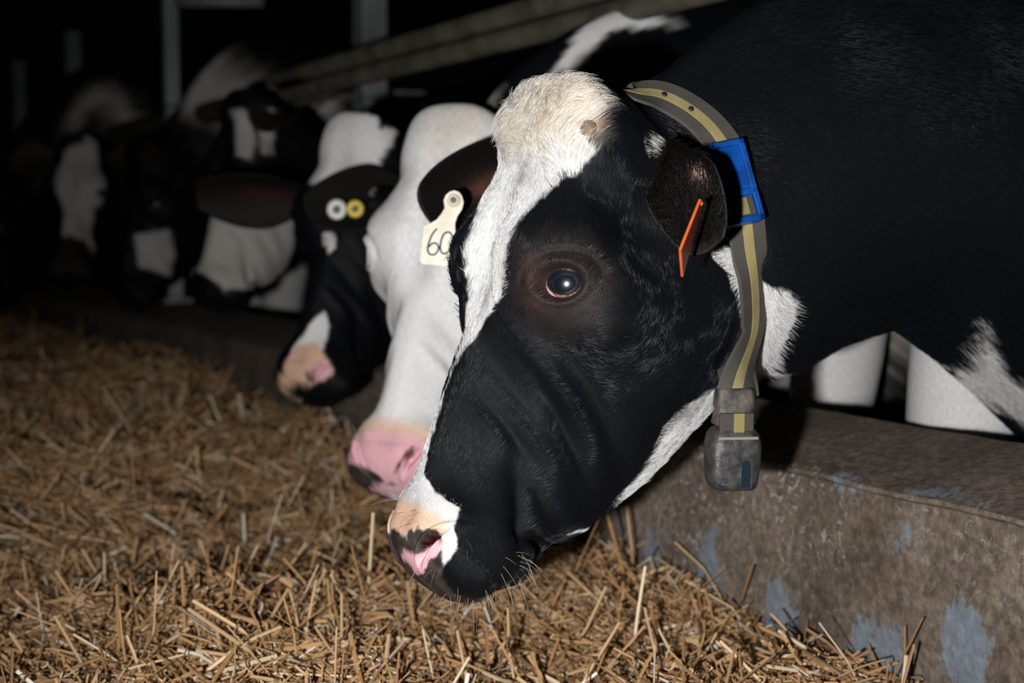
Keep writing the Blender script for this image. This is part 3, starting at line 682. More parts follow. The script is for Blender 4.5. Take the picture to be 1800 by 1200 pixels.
# hair lies from the muzzle towards the neck and down the cheek; on the poll it stands up in a tuft
polls = np.exp(-((sv-11.8)/1.5)**2)*np.exp(-(ph/.95)**2)
face = smst(3, 6, sv)
dirn = t1*np.cos(swirl)[:, None]+t2*np.sin(swirl)[:, None]
down = np.array([0, 0, -1.0]); dt = down-nn*(nn@down)[:, None]
dirn = dirn*(1.0)+dt*(.55*face)[:, None]
dirn = dirn*(1-.75*polls[:, None])+(np.array([-.35, -.1, .12])+np.stack([np.cos(swirl*3), 0*swirl, np.sin(swirl*3)], 1)*.5)*polls[:, None]*.9
dirn -= nn*(dirn*nn).sum(1)[:, None]
dirn /= np.linalg.norm(dirn, axis=1)[:, None]+1e-9
lift = .22+.16*polls+.1*rs.rand(NH)
ln = (.0065+.0045*rs.rand(NH))*np.where(sv < 2.2, .6, 1.0)*(1+2.0*polls*rs.rand(NH))*np.where(sv > 14, 1.5, 1)*(1+.8*np.exp(-((ph-math.pi)/.5)**2))
k = np.linspace(0, 1, 4)
PP = pt[:, None]-nn[:, None]*.0008+k[None, :, None]*(dirn*ln[:, None])[:, None]+(lift*ln)[:, None, None]*nn[:, None]*(k-.45*k*k)[None, :, None]+(polls*ln)[:, None, None]*(k*k)[None, :, None]*np.array([-.1, 0, -.45])
var = rs.uniform(.72, 1.2, NH)[:, None]
hc = cc[:, :3]*var
isb = (hc.sum(1) < .15)[:, None]
hc = np.where(isb, hc*np.array([1.35, 1.5, 1.75]), hc)  # black hairs coloured lighter and bluer to imitate the fur's sheen
cream = (smst(9.5, 10.8, sv)*(1-smst(13, 14, sv)))[:, None]*(~isb)
hc = hc*(1-cream)+hc*np.array([.97, .92, .85])*cream
hairs('coat_hair', PP, [.00019, .00018, .00013, .00004], hc, root)
# whiskers and chin bristles
Wm = np.zeros((len(hs)-1, HP.shape[1])); apm = np.abs(hphi)[None]
Wm[:] = ((sm > -.75) & (sm < 1.6))[:, None]*(.15+1.0*(apm > 1.9))
pt, cc, nn, t1, t2, ii, jj, rs = surf_sample(HP, HC, Wm, 190, 12)
nn = nn*sgN
d_ = nn+rs.normal(0, .35, (len(pt), 3))+np.array([-.15, -.1, -.45])
d_ /= np.linalg.norm(d_, axis=1)[:, None]; ll = rs.uniform(.008, .030, len(pt))
k = np.linspace(0, 1, 6)
PP = pt[:, None]+d_[:, None]*(k[None]*ll[:, None])[..., None]+np.array([0, 0, -1.])*(k**2)[None, :, None]*.25*ll[:, None, None]
o = hairs('whisker', PP, np.linspace(.00018, .00005, 6), np.tile((.34, .27, .2), (len(pt), 1))*rs.uniform(.3, 1.2, (len(pt), 1)), root)

# ================================================================ collar of the front cow
CP = np.array(DATA['collar'])            # near-side path, canonical, top to throat
near = CP; far = CP[::-1]*np.array([1, -1, 1])
m_, N_, L_, b_ = new_mat('webbing_grey')
def webbing(name, c1, c2):
    m, N, L, b = new_mat(name)
    tc = N.new('ShaderNodeAttribute'); tc.attribute_name = 'uvw'
    wv = N.new('ShaderNodeTexWave'); wv.inputs['Scale'].default_value = 330; wv.inputs['Distortion'].default_value = .3
    wv.bands_direction = 'DIAGONAL'; L.new(tc.outputs['Vector'], wv.inputs['Vector'])
    cr = N.new('ShaderNodeValToRGB'); cr.color_ramp.elements[0].color = (*c1, 1); cr.color_ramp.elements[1].color = (*c2, 1)
    L.new(wv.outputs['Fac'], cr.inputs['Fac']); 
    no = N.new('ShaderNodeTexNoise'); no.inputs['Scale'].default_value = 40; no.inputs['Detail'].default_value = 6; L.new(tc.outputs['Vector'], no.inputs['Vector'])
    mx = N.new('ShaderNodeMix'); mx.data_type = 'RGBA'; mx.blend_type = 'MULTIPLY'; mx.inputs['Factor'].default_value = .5
    L.new(cr.outputs['Color'], mx.inputs['A']); L.new(no.outputs['Fac'], mx.inputs['B']); L.new(mx.outputs['Result'], b.inputs['Base Color'])
    bp = N.new('ShaderNodeBump'); bp.inputs['Distance'].default_value = .0006; bp.inputs['Strength'].default_value = .6
    L.new(wv.outputs['Fac'], bp.inputs['Height']); L.new(bp.outputs['Normal'], b.inputs['Normal'])
    b.inputs['Roughness'].default_value = .75
    return m
M['web'] = webbing('collar_webbing_grey', (.055, .050, .043), (.105, .095, .082))
M['web_y'] = webbing('collar_webbing_yellow', (.28, .22, .075), (.52, .43, .19))
def ribbon(name, pts, nrm, width, thick, mat, parent, lift=0.0, shift=0.0):
    """pts,nrm (n,3) world; flat strap with real thickness"""
    T = np.gradient(pts, axis=0); T /= np.linalg.norm(T, axis=1)[:, None]
    B = np.cross(T, nrm); B /= np.linalg.norm(B, axis=1)[:, None]; N = np.cross(B, T)
    prof = [(-.5, 0), (-.5, .6), (-.46, 1), (-.2, 1), (0, 1), (.2, 1), (.46, 1), (.5, .6), (.5, 0)]
    V = np.stack([pts+B*(a*width+shift)+N*(lift+b*thick) for a, b in prof], 1)
    n = len(pts); mm = len(prof)
    F = [tuple(f) for f in grid_faces(n, mm, True)]+[tuple(range(mm)), tuple((n-1)*mm+q for q in range(mm))[::-1]]
    L = np.concatenate([[0], np.cumsum(np.linalg.norm(np.diff(pts, axis=0), axis=1))])
    uv = np.stack([np.repeat(L, mm), np.tile([a*width for a, b in prof], n), np.zeros(n*mm)], 1)
    return mesh(name, V.reshape(-1, 3), F, mat, parent, uvw=uv, smooth=False)
loop = np.concatenate([far, near])       # throat far -> top -> throat near
t = np.linspace(0, len(loop)-1, 240); LP = catmull(loop, t)
for _ in range(6): LP[1:-1] = .25*LP[:-2]+.5*LP[1:-1]+.25*LP[2:]
cenl = LP.mean(0)
LN = LP-cenl; LN[:, 0] *= .2
tang = np.gradient(LP, axis=0); tang /= np.linalg.norm(tang, axis=1)[:, None]
LN -= tang*(LN*tang).sum(1)[:, None]; LN /= np.linalg.norm(LN, axis=1)[:, None]
# the band leans with the hide under it: blend in the hide's own normal on the near and far sides
LPw = place(LP, hero); LNw = place(LP+LN*.01, hero)-LPw; LNw /= np.linalg.norm(LNw, axis=1)[:, None]
bvh = BVHTree.FromPolygons([Vector(v) for v in HP[200:].reshape(-1, 3)], [tuple(int(x) for x in f) for f in grid_faces(HP.shape[0]-200, HP.shape[1], True)])
for i in range(len(LPw)):
    loc, n_, idx, dist = bvh.find_nearest(Vector(LPw[i]))
    n_ = np.array(n_); 
    if n_@LNw[i] < 0: n_ = -n_
    inside = (LPw[i]-np.array(loc))@n_
    if dist < .03:
        LPw[i] = np.array(loc)+n_*max(.0035, min(inside, .02)); LNw[i] = .12*LNw[i]+.88*n_
        LNw[i] /= np.linalg.norm(LNw[i])
for _ in range(10):
    LPw[1:-1] = .25*LPw[:-2]+.5*LPw[1:-1]+.25*LPw[2:]; LNw[1:-1] = .25*LNw[:-2]+.5*LNw[1:-1]+.25*LNw[2:]
collar = empty('cow_collar', LPw[len(LPw)//2], 'grey webbing collar with yellow centre stripe on the neck of the front cow', 'collar')
SW = .041
Sr = place(np.array(DATA['sensor'][0]), hero)
xr = _rgt*.985+_fwd*.17; xr /= np.linalg.norm(xr); zu = np.array([0, 0, 1.])+.06*xr; zu -= xr*(xr@zu); zu /= np.linalg.norm(zu); yf = np.cross(xr, zu)
if yf@_fwd > 0: yf = -yf
def tail(src, dd, n0, sgn_):
    tgt = Sr+zu*.062+yf*.005*sgn_+(xr*.008 if sgn_ < 0 else 0); Lk = np.linalg.norm(tgt-src); pp = np.linspace(0, 1, 26)[1:, None]
    cur = (1-pp)**3*src+3*(1-pp)**2*pp*(src+dd*Lk*.4)+3*(1-pp)*pp**2*(tgt+zu*Lk*.3)+pp**3*tgt
    nr = n0*(1-pp)+yf*sgn_*pp; return cur, nr/np.linalg.norm(nr, axis=1)[:, None]
un = lambda v: v/np.linalg.norm(v)
tN = tail(LPw[-1], un(LPw[-1]-LPw[-8]), LNw[-1], 1); tF = tail(LPw[0], un(LPw[0]-LPw[7]), LNw[0], -1)
SP = np.concatenate([tF[0][::-1], LPw, tN[0]]); SN = np.concatenate([tF[1][::-1], LNw, tN[1]])
for _ in range(25):
    SP[1:-1] = .25*SP[:-2]+.5*SP[1:-1]+.25*SP[2:]; SN[1:-1] = .25*SN[:-2]+.5*SN[1:-1]+.25*SN[2:]
strap = ribbon('strap', SP, SN, SW, .0028, M['web'], collar)
st2 = ribbon('stripe', SP, SN, .0112, .0006, M['web_y'], strap, lift=.0028); st2['label'] = 'yellow stripe woven along the collar'
# eyelets punched in the strap near the top of the neck
nl = len(LPw); M['hole'] = plain('eyelet_black', (.01, .009, .008), .7); M['brass'] = plain('eyelet_brass', (.35, .28, .1), .35, metal=.8)
def strap_frame(i):
    T = LPw[i+1]-LPw[i-1]; T /= np.linalg.norm(T); N = LNw[i]-T*(T@LNw[i]); N /= np.linalg.norm(N); return LPw[i], T, np.cross(T, N), N
def near_index(px, py):
    q = proj(LPw[nl//2:]); return nl//2+int(np.argmin((q[:, 0]-px)**2+(q[:, 1]-py)**2))
for (px, py) in ((1166, 172), (1206, 206)):
    c, T, B, N = strap_frame(near_index(px, py)); V_, F_ = tube(np.stack([c+N*.0030, c+N*.0042]), [.0033, .0026], 16)
    mesh('eyelet', V_, F_, M['hole'], strap)
# blue number block threaded on the strap behind the ear
i0 = near_index(1306, 322); c, T, B, N = strap_frame(i0)
M['blue'] = plain('blue_plastic', (.004, .07, .33), .32, noise=.5, nscale=60, bump=.1)
hx, hy, hz = .042, .0185, .0075; c = c-_rgt*.010-_up*.004
Vb, Fb = rbox(c+N*.012, np.stack([T, B, N]), (hx, hy, .007), .003)
parts = [(Vb, Fb)]
# raised rim, open window at the lower end where the strap shows
for (u, v, a, b) in ((0, -hy+.003, hx, .003), (0, hy-.003, hx, .003), (hx-.003, 0, .003, hy), (-hx+.003, 0, .003, hy), (hx-.030, 0, .003, hy)):
    parts.append(rbox(c+T*u+B*v+N*.0205, np.stack([T, B, N]), (a, b, .0025), .001))
V_, F_ = join(parts)
nb = mesh('number_block', V_, F_, M['blue'], collar, smooth=False, at=c); nb['label'] = 'blue plastic block threaded on the collar behind the ear'
V_, F_ = rbox(c+T*(hx-.0165)+N*.0195, np.stack([T, B, N]), (.0095, .0115, .0015), .0006)
mesh('strap_end', V_, F_, M['web'], nb, smooth=False)
V_, F_ = rbox(c+T*(hx-.0165)+N*.0203, np.stack([T, B, N]), (.0085, .005, .0012), .0005)
mesh('stripe_end', V_, F_, M['web_y'], nb, smooth=False)
# buckle and activity sensor hanging at the throat
M['dev'] = plain('sensor_plastic_dusty', (.013, .015, .020), .5, nscale=75, bump=.6, col2=(.062, .055, .045))
M['dev2'] = plain('sensor_dark_lens', (.012, .02, .03), .2)
M['clip'] = plain('buckle_plastic_dusty', (.028, .027, .026), .6, nscale=70, bump=.6, col2=(.12, .10, .08))
AX = np.stack([xr, zu, yf])
def shell(c, prof, depth, mat, name, parent, lab=None, m=40, pw=.42):
    """rounded body: rows of (height, half width, half depth)"""
    V = []
    a = np.linspace(0, 2*math.pi, m, endpoint=False)
    for (z, hx_, hy_) in prof:
        V.append(c+zu*z+xr*(hx_*np.sign(np.cos(a))*np.abs(np.cos(a))**pw)[:, None]+yf*(hy_*np.sign(np.sin(a))*np.abs(np.sin(a))**pw)[:, None])
    V = np.stack(V); F = [tuple(f) for f in grid_faces(len(prof), m, True)]+[tuple(range(m))[::-1], tuple((len(prof)-1)*m+q for q in range(m))]
    o = mesh(name, V.reshape(-1, 3), F, mat, parent, at=c)
    if lab: o['label'] = lab
    return o
dev = shell(Sr, [(-.034, .014, .012), (-.0335, .019, .015), (-.031, .0225, .0175), (-.024, .0245, .019), (-.005, .0265, .020), (.012, .0265, .020), (.022, .0245, .0185), (.027, .021, .016), (.0285, .019, .014)], 0, M['dev'], 'sensor', collar, 'dusty dark sensor hanging from the collar at the throat')
V_, F_ = join([rbox(Sr+yf*.0175+zu*.020, AX, (.0205, .0015, .002), .0007)]); mesh('sensor_ridge', V_, F_, plain('sensor_edge_pale', (.2, .19, .17), .6), dev, smooth=False)
# arched window near the bottom right of the sensor
def arch(c, w_, h_, d_, name, mat, parent):
    a = np.linspace(0, math.pi, 12); o2 = [(-w_, -h_), (w_, -h_)]+[(w_*math.cos(q), h_+w_*math.sin(q)) for q in a]
    o2 = np.array(o2); n = len(o2)
    V = np.concatenate([c+xr*o2[:, :1]+zu*o2[:, 1:], c+xr*o2[:, :1]+zu*o2[:, 1:]+yf*d_])
    F = [tuple(range(n))[::-1], tuple(range(n, 2*n))]+[(i, (i+1) % n, n+(i+1) % n, n+i) for i in range(n)]
    return mesh(name, V, F, mat, parent, smooth=False)
arch(Sr+yf*.0165+xr*.008-zu*.018, .0065, .0125, .003, 'window_surround', M['dev'], dev)
arch(Sr+yf*.0188+xr*.008-zu*.018, .0046, .0115, .0014, 'window', M['dev2'], dev)
arch(Sr+yf*.0165-xr*.012-zu*.015, .0050, .0120, .002, 'side_panel', plain('sensor_blue_grey', (.05, .065, .085), .5, noise=.3), dev)
buck = shell(Sr+zu*.050, [(-.019, .0190, .010), (-.017, .0215, .011), (-.006, .0195, .011), (-.003, .0180, .010), (.0, .0200, .011), (.016, .0185, .010), (.0185, .017, .008)], 0, M['clip'], 'buckle', collar, 'dusty plastic buckle above the sensor')
V_, F_ = rbox(Sr+zu*.032+yf*.013-xr*.001, AX, (.0175, .0125, .0025), .001); mesh('buckle_strap', V_, F_, M['web'], buck, smooth=False)
V_, F_ = rbox(Sr+zu*.033+yf*.0155+xr*.001, AX, (.0055, .0115, .0012), .0005); mesh('buckle_stripe', V_, F_, M['web_y'], buck, smooth=False)
# orange ear tag of the front cow, seen nearly edge-on
M['orange'] = plain('orange_plastic', (.75, .13, .035), .38, noise=.25, nscale=40)
def tag_plate(a, b, side, wa, wb, thick, mat, name, parent=None, at=None):
    a = np.asarray(a); b = np.asarray(b); d = b-a; d /= np.linalg.norm(d); side = side-d*(d@side); side /= np.linalg.norm(side); n = np.cross(d, side)
    out = []
    for q in (0, 1):
        for (p, w_) in ((a, -wa), (a, wa), (b, wb), (b, -wb)): out.append(p+side*w_+n*(thick if q else -thick))
    F = [(0, 1, 2, 3), (7, 6, 5, 4), (0, 4, 5, 1), (1, 5, 6, 2), (2, 6, 7, 3), (3, 7, 4, 0)]
    return mesh(name, out, F, mat, parent, smooth=False, at=at)
ta = head_pt(DATA['otag'][0], hero); tb = head_pt(DATA['otag'][1], hero)
sd_ = _fwd*.93+_rgt*.25
tagr = empty('ear_tag', ta, 'orange ear tag seen edge-on hanging from the near ear of the front cow', 'ear tag')
tag_plate(ta, tb, sd_, .008, .026, .0011, M['orange'], 'tag_plate', tagr)
V_, F_ = tube(np.stack([ta-_fwd*.004, ta+_fwd*.012]), [.002, .002], 10); mesh('tag_pin', V_, F_, M['orange'], tagr)

# ================================================================ the other cows
def copy_ears(ref, r, near_kw, far_kw): pass
def make_cow(key, ref, label, ns=260, m=150, near=None, far=None):
    r = empty('cow', (1.5+ref.get('dx', 0), ref['Y'], COWFLOOR), label, 'cow', 'dairy cows feeding over the concrete barrier')
    bo, s, phi, G, P, C = build_hide(ref, key, ns, m, r, M['coat_far'])
    add_eyes(ref, r, seg=24)
    eb = np.array(DATA['ear_near'])
    out = []
    for sd, kw in ((1, near), (-1, far)):
        if kw is None: kw = dict(axis=(.75*sd if ref.get('front') else -.35*sd+.2, .35 if ref.get('front') else .85*sd, -.12), out=(-.1, .8, .3), size=.17, inner_col=(.03, .02, .017), outer_col=(.011, .011, .012))
        b = eb*np.array([1, sd, 1]); kw = dict(kw); b = b+np.array(kw.pop('db', (0, 0, 0)))
        out.append(add_ear(ref, r, b, **kw))
    return r, out, (s, phi, G, P, C)

c2, ears2, g2 = make_cow('c2', REFS['c2'], 'white-faced cow with pink muzzle, directly behind the front cow, wearing a handwritten tag', 420, 240,
    near=dict(axis=(-.74, .80, -.36), out=(.20, .85, -.10), size=.275, inner_col=(.010, .0085, .008), outer_col=(.009, .009, .011), rim_col=(.009, .009, .011), th=1.25, bend=-.1, skin=(.16, .07, .045, .1, .55, .14, .22), width=.052, db=(-.08, .065, .0)))
c3, ears3, g3 = make_cow('c3', REFS['c3'], 'black cow with white forehead patch, third in the row, button tags in its ear', 380, 220,
    near=dict(axis=(-.74, .66, -.18), out=(.30, .85, .3), size=.255, inner_col=(.011, .009, .0085), outer_col=(.010, .010, .011), th=1.0, bend=.05, skin=(.30, .13, .11, .3, .30, .10, .2), width=.060, db=(-.03, .04, -.07)),
    far=dict(axis=(-1, .12, .0), out=(.0, .7, -.45), size=.25, inner_col=(.006, .005, .0045), outer_col=(.010, .010, .011), th=.9, bend=.05, skin=(.030, .012, .008, -.1, .5, .22, .3), width=.058, db=(-.02, -.04, -.075)))
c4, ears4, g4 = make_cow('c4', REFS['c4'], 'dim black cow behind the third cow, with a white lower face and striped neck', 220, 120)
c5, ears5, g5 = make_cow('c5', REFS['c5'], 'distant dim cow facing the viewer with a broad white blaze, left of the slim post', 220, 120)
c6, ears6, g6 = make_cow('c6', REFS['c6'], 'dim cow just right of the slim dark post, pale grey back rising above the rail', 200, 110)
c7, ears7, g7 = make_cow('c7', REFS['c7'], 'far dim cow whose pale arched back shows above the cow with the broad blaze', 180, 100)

# white tag with handwritten number on the second cow
M['tagw'] = plain('cream_plastic', (.74, .70, .58), .45, noise=.18, nscale=50, col2=(.60, .54, .40))
M['ink'] = plain('blue_black_ink', (.02, .03, .12), .6)
M['tagmetal'] = plain('tag_pin_dark', (.12, .11, .1), .4)
D2 = TAG2D
tagc = atD(798, 352, D2)
ex = _rgt; ey = _up; ez = -_fwd
def flatpt(px, py, d=0.0): return atD(px, py, D2)+ez*d
out2 = [(812,345),(815,356),(812,368),(804,380),(800,392),(800,404),(812,470),(742,464),(739,458),(745,398),(758,392),(768,386),(776,376),(782,366),(780,352),(784,343),(791,337),(799,335),(807,338)]
n = len(out2)
V_ = np.concatenate([np.stack([flatpt(x, y, 0) for x, y in out2]), np.stack([flatpt(x, y, .0018) for x, y in out2])])
F_ = [tuple(range(n)), tuple(range(n, 2*n))[::-1]]+[(i, (i+1) % n, n+(i+1) % n, n+i) for i in range(n)]
tg = empty('ear_tag', tagc, 'cream ear tag with handwritten 60 on the white-faced cow', 'ear tag')
mesh('tag_plate', V_, F_, M['tagw'], tg, smooth=False)
V_, F_ = tube(np.stack([flatpt(798, 352, .0018), flatpt(798, 352, .004)]), [.0082, .0075], 24); mesh('tag_button', V_, F_, M['tagw'], tg)
V_, F_ = tube(np.stack([flatpt(797, 352, .0041), flatpt(797, 352, .0047)]), [.0036, .0034], 18); mesh('tag_pin', V_, F_, M['tagmetal'], tg)
strokes = [[(768,402),(760,412),(755,424),(752,436),(754,445),(761,448),(768,444),(771,435),(767,428),(760,428),(754,434)],
           [(786,408),(780,412),(776,422),(774,434),(776,443),(782,446),(790,440),(794,428),(795,416),(791,409),(786,408)]]
for sk in strokes:
    t = np.linspace(0, len(sk)-1, 40); q = catmull(np.array(sk, float), t)
    V_, F_ = tube(np.stack([flatpt(x, y, .0022) for x, y in q]), .0011, 6); mesh('digit', V_, F_, M['ink'], tg)
# button tags on the third cow
M['btn_w'] = plain('white_button_plastic', (.72, .72, .68), .4); M['btn_y'] = plain('yellow_button_plastic', (.75, .55, .07), .4)
def button(name, px, py, D, r, mat, label, notch=False):
    c = atD(px, py, D)
    e = empty(name, c, label, 'ear tag')
    seg = 36; prof = [(.38, 0), (.38, .003), (.46, .0045), (.85, .0040), (1, .002), (1, 0)]
    a = np.linspace(0, 2*math.pi, seg, endpoint=False)
    V = np.stack([c+(np.cos(a)[:, None]*_rgt*.97+np.sin(a)[:, None]*_up)*r*k+ez*h for k, h in prof])
    F = [tuple(f) for f in grid_faces(len(prof), seg, True)]+[tuple(int(x) for x in (j, (j+1) % seg, (len(prof)-1)*seg+(j+1) % seg, (len(prof)-1)*seg+j)) for j in range(seg)]
    mesh('tag_ring', V.reshape(-1, 3), F, mat, e)
    V_, F_ = tube(np.stack([c-ez*.012, c+ez*.001]), [r*.36, r*.34], 16); mesh('tag_pin', V_, F_, M['tagmetal'], e)
    if notch:
        V_, F_ = rbox(c+_rgt*r*.1+_up*r*.30+ez*.0045, np.stack([_rgt, _up, ez]), (r*.42, r*.10, .001), .0004); mesh('tag_slot', V_, F_, plain('slot_brown', (.3, .2, .03), .6), e, smooth=False)
button('button_tag', 592, 368, TAG3D, .0172, M['btn_w'], 'white round button tag in the near ear of the third cow')
button('button_tag', 624.5, 367, TAG3D+.008, .0150, M['btn_y'], 'yellow round button tag beside the white one in the third cow\'s ear', True)

# ================================================================ feed barrier, floors, rails, posts
def wall_mat():
    m, N, L, b = new_mat('worn_concrete')
    tc = N.new('ShaderNodeTexCoord'); mp = N.new('ShaderNodeMapping'); mp.inputs['Scale'].default_value = (1, 1, .85)
    L.new(tc.outputs['Object'], mp.inputs['Vector'])
    def noise(sc, det=8, rough=.6, dist=0):
        n = N.new('ShaderNodeTexNoise'); n.inputs['Scale'].default_value = sc; n.inputs['Detail'].default_value = det; n.inputs['Roughness'].default_value = rough; n.inputs['Distortion'].default_value = dist
        L.new(mp.outputs['Vector'], n.inputs['Vector']); return n
    def ramp(src, p0, c0, p1, c1):
        r = N.new('ShaderNodeValToRGB'); r.color_ramp.elements[0].position = p0; r.color_ramp.elements[0].color = (*c0, 1); r.color_ramp.elements[1].position = p1; r.color_ramp.elements[1].color = (*c1, 1)
        L.new(src.outputs[0], r.inputs['Fac']); return r
    def mix(f, a, b_, mode='MIX'):
        x = N.new('ShaderNodeMix'); x.data_type = 'RGBA'; x.blend_type = mode
        if isinstance(f, float): x.inputs['Factor'].default_value = f
        else: L.new(f, x.inputs['Factor'])
        L.new(a, x.inputs['A']); L.new(b_, x.inputs['B']); return x.outputs['Result']
    base = ramp(noise(9, 9, .65), .34, (.105, .080, .062), .68, (.215, .175, .142))
    fine = ramp(noise(95, 6, .7), .38, (.30, .28, .26), .62, (1.25, 1.2, 1.15))
    c = mix(.68, base.outputs[0], fine.outputs[0], 'MULTIPLY')
    # pale flecks of limewash
    fl1 = ramp(noise(60, 8, .75, 1.5), .57, (0, 0, 0), .60, (1, 1, 1)); big1 = ramp(noise(3.5, 3), .45, (0, 0, 0), .62, (1, 1, 1))
    f = mix(1.0, fl1.outputs[0], big1.outputs[0], 'MULTIPLY')
    light = N.new('ShaderNodeRGB'); light.outputs[0].default_value = (.36, .35, .34, 1); c = mix(f, c, light.outputs[0])
    # blue-grey patches of old paint, ragged
    mp2 = N.new('ShaderNodeMapping'); mp2.inputs['Scale'].default_value = (1, 1.0, .42); L.new(tc.outputs['Object'], mp2.inputs['Vector'])
    n2 = N.new('ShaderNodeTexNoise'); n2.inputs['Scale'].default_value = 16; n2.inputs['Detail'].default_value = 12; n2.inputs['Roughness'].default_value = .8; L.new(mp2.outputs['Vector'], n2.inputs['Vector'])
    se = N.new('ShaderNodeAttribute'); se.attribute_name = 'Col'
    ma = N.new('ShaderNodeMath'); ma.operation = 'MULTIPLY_ADD'; L.new(se.outputs['Fac'], ma.inputs[0]); ma.inputs[1].default_value = .30; ma.inputs[2].default_value = -.10
    ad = N.new('ShaderNodeMath'); ad.operation = 'ADD'; L.new(n2.outputs[0], ad.inputs[0]); L.new(ma.outputs[0], ad.inputs[1])
    r2 = ramp(ad, .585, (0, 0, 0), .612, (1, 1, 1))
    blue = N.new('ShaderNodeRGB'); blue.outputs[0].default_value = (.185, .215, .25, 1); bl = mix(.35, blue.outputs[0], fine.outputs[0], 'MULTIPLY')
    c = mix(r2.outputs[0], c, bl)
    L.new(c, b.inputs['Base Color']); b.inputs['Roughness'].default_value = .75; b.inputs['Specular IOR Level'].default_value = .3
    bp = N.new('ShaderNodeBump'); bp.inputs['Distance'].default_value = .0015; bp.inputs['Strength'].default_value = .5
    L.new(fine.outputs[0], bp.inputs['Height']); L.new(bp.outputs['Normal'], b.inputs['Normal'])
    return m
M['conc'] = wall_mat()
WX = 1.153
zt = .300
prof = [(WX, -.02), (WX-.001, .0), *[(WX-.001-.003*q, .0+.27*q) for q in np.linspace(.06, .96, 16)], (WX-.004, zt-.03), (WX-.001, zt-.010), (WX-.007, zt-.006), (WX-.006, zt-.001), (WX+.004, zt+.003), (WX+.06, zt+.020), (WX+.12, zt+.033), (WX+.165, zt+.042), (WX+.185, zt+.038), (WX+.20, zt+.02), (WX+.205, zt-.08), (WX+.21, COWFLOOR-.02), (WX-.0, COWFLOOR-.02)]
ys = np.concatenate([np.arange(.2, 3.5, .012), np.arange(3.5, 12, .2)])
V_ = np.array([[(x, y, z) for x, z in prof] for y in ys]).reshape(-1, 3)
Vn = fbm(V_, 9, 31, 3)*.004+fbm(V_, 60, 32, 2)*.0012
V_[:, 0] += Vn; V_[:, 2] += Vn*.8
F_ = [tuple(f) for f in grid_faces(len(ys), len(prof), True)]+[tuple(range(len(prof))), tuple((len(ys)-1)*len(prof)+q for q in range(len(prof)))[::-1]]
peel = np.zeros(len(V_))
for (px, py, rx, ry, am) in ((1145, 985, 26, 75, .9), (1247, 1010, 34, 125, .95), (1378, 1080, 36, 75, .95), (1540, 1140, 75, 75, 1.0), (1705, 1135, 62, 75, 1.1), (1640, 868, 75, 9, .9), (1500, 850, 70, 30, .5), (1560, 940, 110, 60, .45), (1730, 950, 80, 60, .35), (1220, 880, 50, 50, .35), (1650, 800, 60, 12, .6), (1030, 960, 40, 60, .4)):
    c0 = atX(px, py, WX); ry_ = abs(atX(px, py+ry, WX)[2]-c0[2]); rx_ = abs(atX(px+rx, py, WX)[1]-c0[1])
    peel = np.maximum(peel, am*np.exp(-(((V_[:, 1]-c0[1])/rx_)**2+((V_[:, 2]-c0[2])/ry_)**2)**1.2*.9))
peel = np.maximum(peel, .62*smst(3.0, 3.4, V_[:, 1])*smst(-.4, .6, fbm(V_*np.array([1, 1, .2]), 3.0, 77, 1)))
fw = mesh('wall_right', V_, F_, M['conc'], smooth=False, cols=np.stack([peel]*3, 1)); tag(fw, 'low worn concrete feed barrier with flaking blue-grey paint beneath the cows', kind='structure')

M['dirt'] = plain('packed_dirt', (.05, .036, .024), .95, noise=.5, nscale=8, bump=.8)
M['slurry'] = plain('cow_floor_concrete', (.03, .027, .024), .8, noise=.4, nscale=6, bump=.5)
M['dark'] = plain('dark_cladding', (.02, .021, .022), .9)
def quad(name, pts, mat):
    o = mesh(name, pts, [(0, 1, 2, 3)], mat, smooth=False); o['kind'] = 'structure'; return o
def slab(name, lo, hi, mat):
    lo = np.array(lo); hi = np.array(hi); V, F = rbox((lo+hi)/2, np.eye(3), (hi-lo)/2, .005, 1); o = mesh(name, V, F, mat, smooth=False); o['kind'] = 'structure'; return o
slab('floor', (-5, -2, -.12), (WX+.05, 16, -.02), M['dirt'])
slab('floor_cow_side', (WX+.1, -2, COWFLOOR-.12), (9, 16, COWFLOOR), M['slurry']).name = 'floor'
slab('wall_back', (-5.2, 16, -.6), (9.2, 16.2, 4.2), M['dark'])
slab('wall_left', (-5.2, -2, -.2), (-5, 16, 4.2), M['dark'])
slab('wall_side', (9, -2, -.6), (9.2, 16, 4.2), M['dark']).name = 'wall_right_far'
slab('ceiling', (-5.2, -2.2, 4.2), (9.2, 16.2, 4.35), M['dark'])

M['steel'] = plain('galvanised_steel_grimy', (.135, .12, .088), .6, noise=.55, nscale=14, bump=.3)
M['rail_dark'] = plain('rail_dark_grime', (.05, .046, .036), .7, noise=.4, nscale=14, bump=.3)
M['steel2'] = plain('galvanised_post', (.26, .29, .28), .5, metal=.15, noise=.3, nscale=10, bump=.2)
# the double neck rail: two pipes joined by a bend at the far end
RX = 1.25
uA, uB = atX(487, 140, RX), atX(860, 36, RX)          # the upper pipe sags slightly away from the viewer
du = (uB-uA)/(uB[1]-uA[1]); gap = .043; rp = .0200
def rz(y, k): return uA+du*(y-uA[1])-np.array([0, 0, gap*k])
arc = [rz(uA[1]+.5*gap*math.sin(a), 0)-np.array([0, 0, .5*gap*(1-math.cos(a))]) for a in np.linspace(.12, math.pi-.12, 12)]
pts = [rz(y, 0) for y in np.linspace(-.6, uA[1], 16)]+arc+[rz(y, 1) for y in np.linspace(uA[1], -.6, 16)]
V_, F_ = tube(pts, rp, 20)
zr = uA[2]
rail = empty('neck_rail', pts[0], 'long double steel neck rail ending in a round bend above the cows', 'rail')
mesh('pipe', V_, F_, M['steel'], rail)
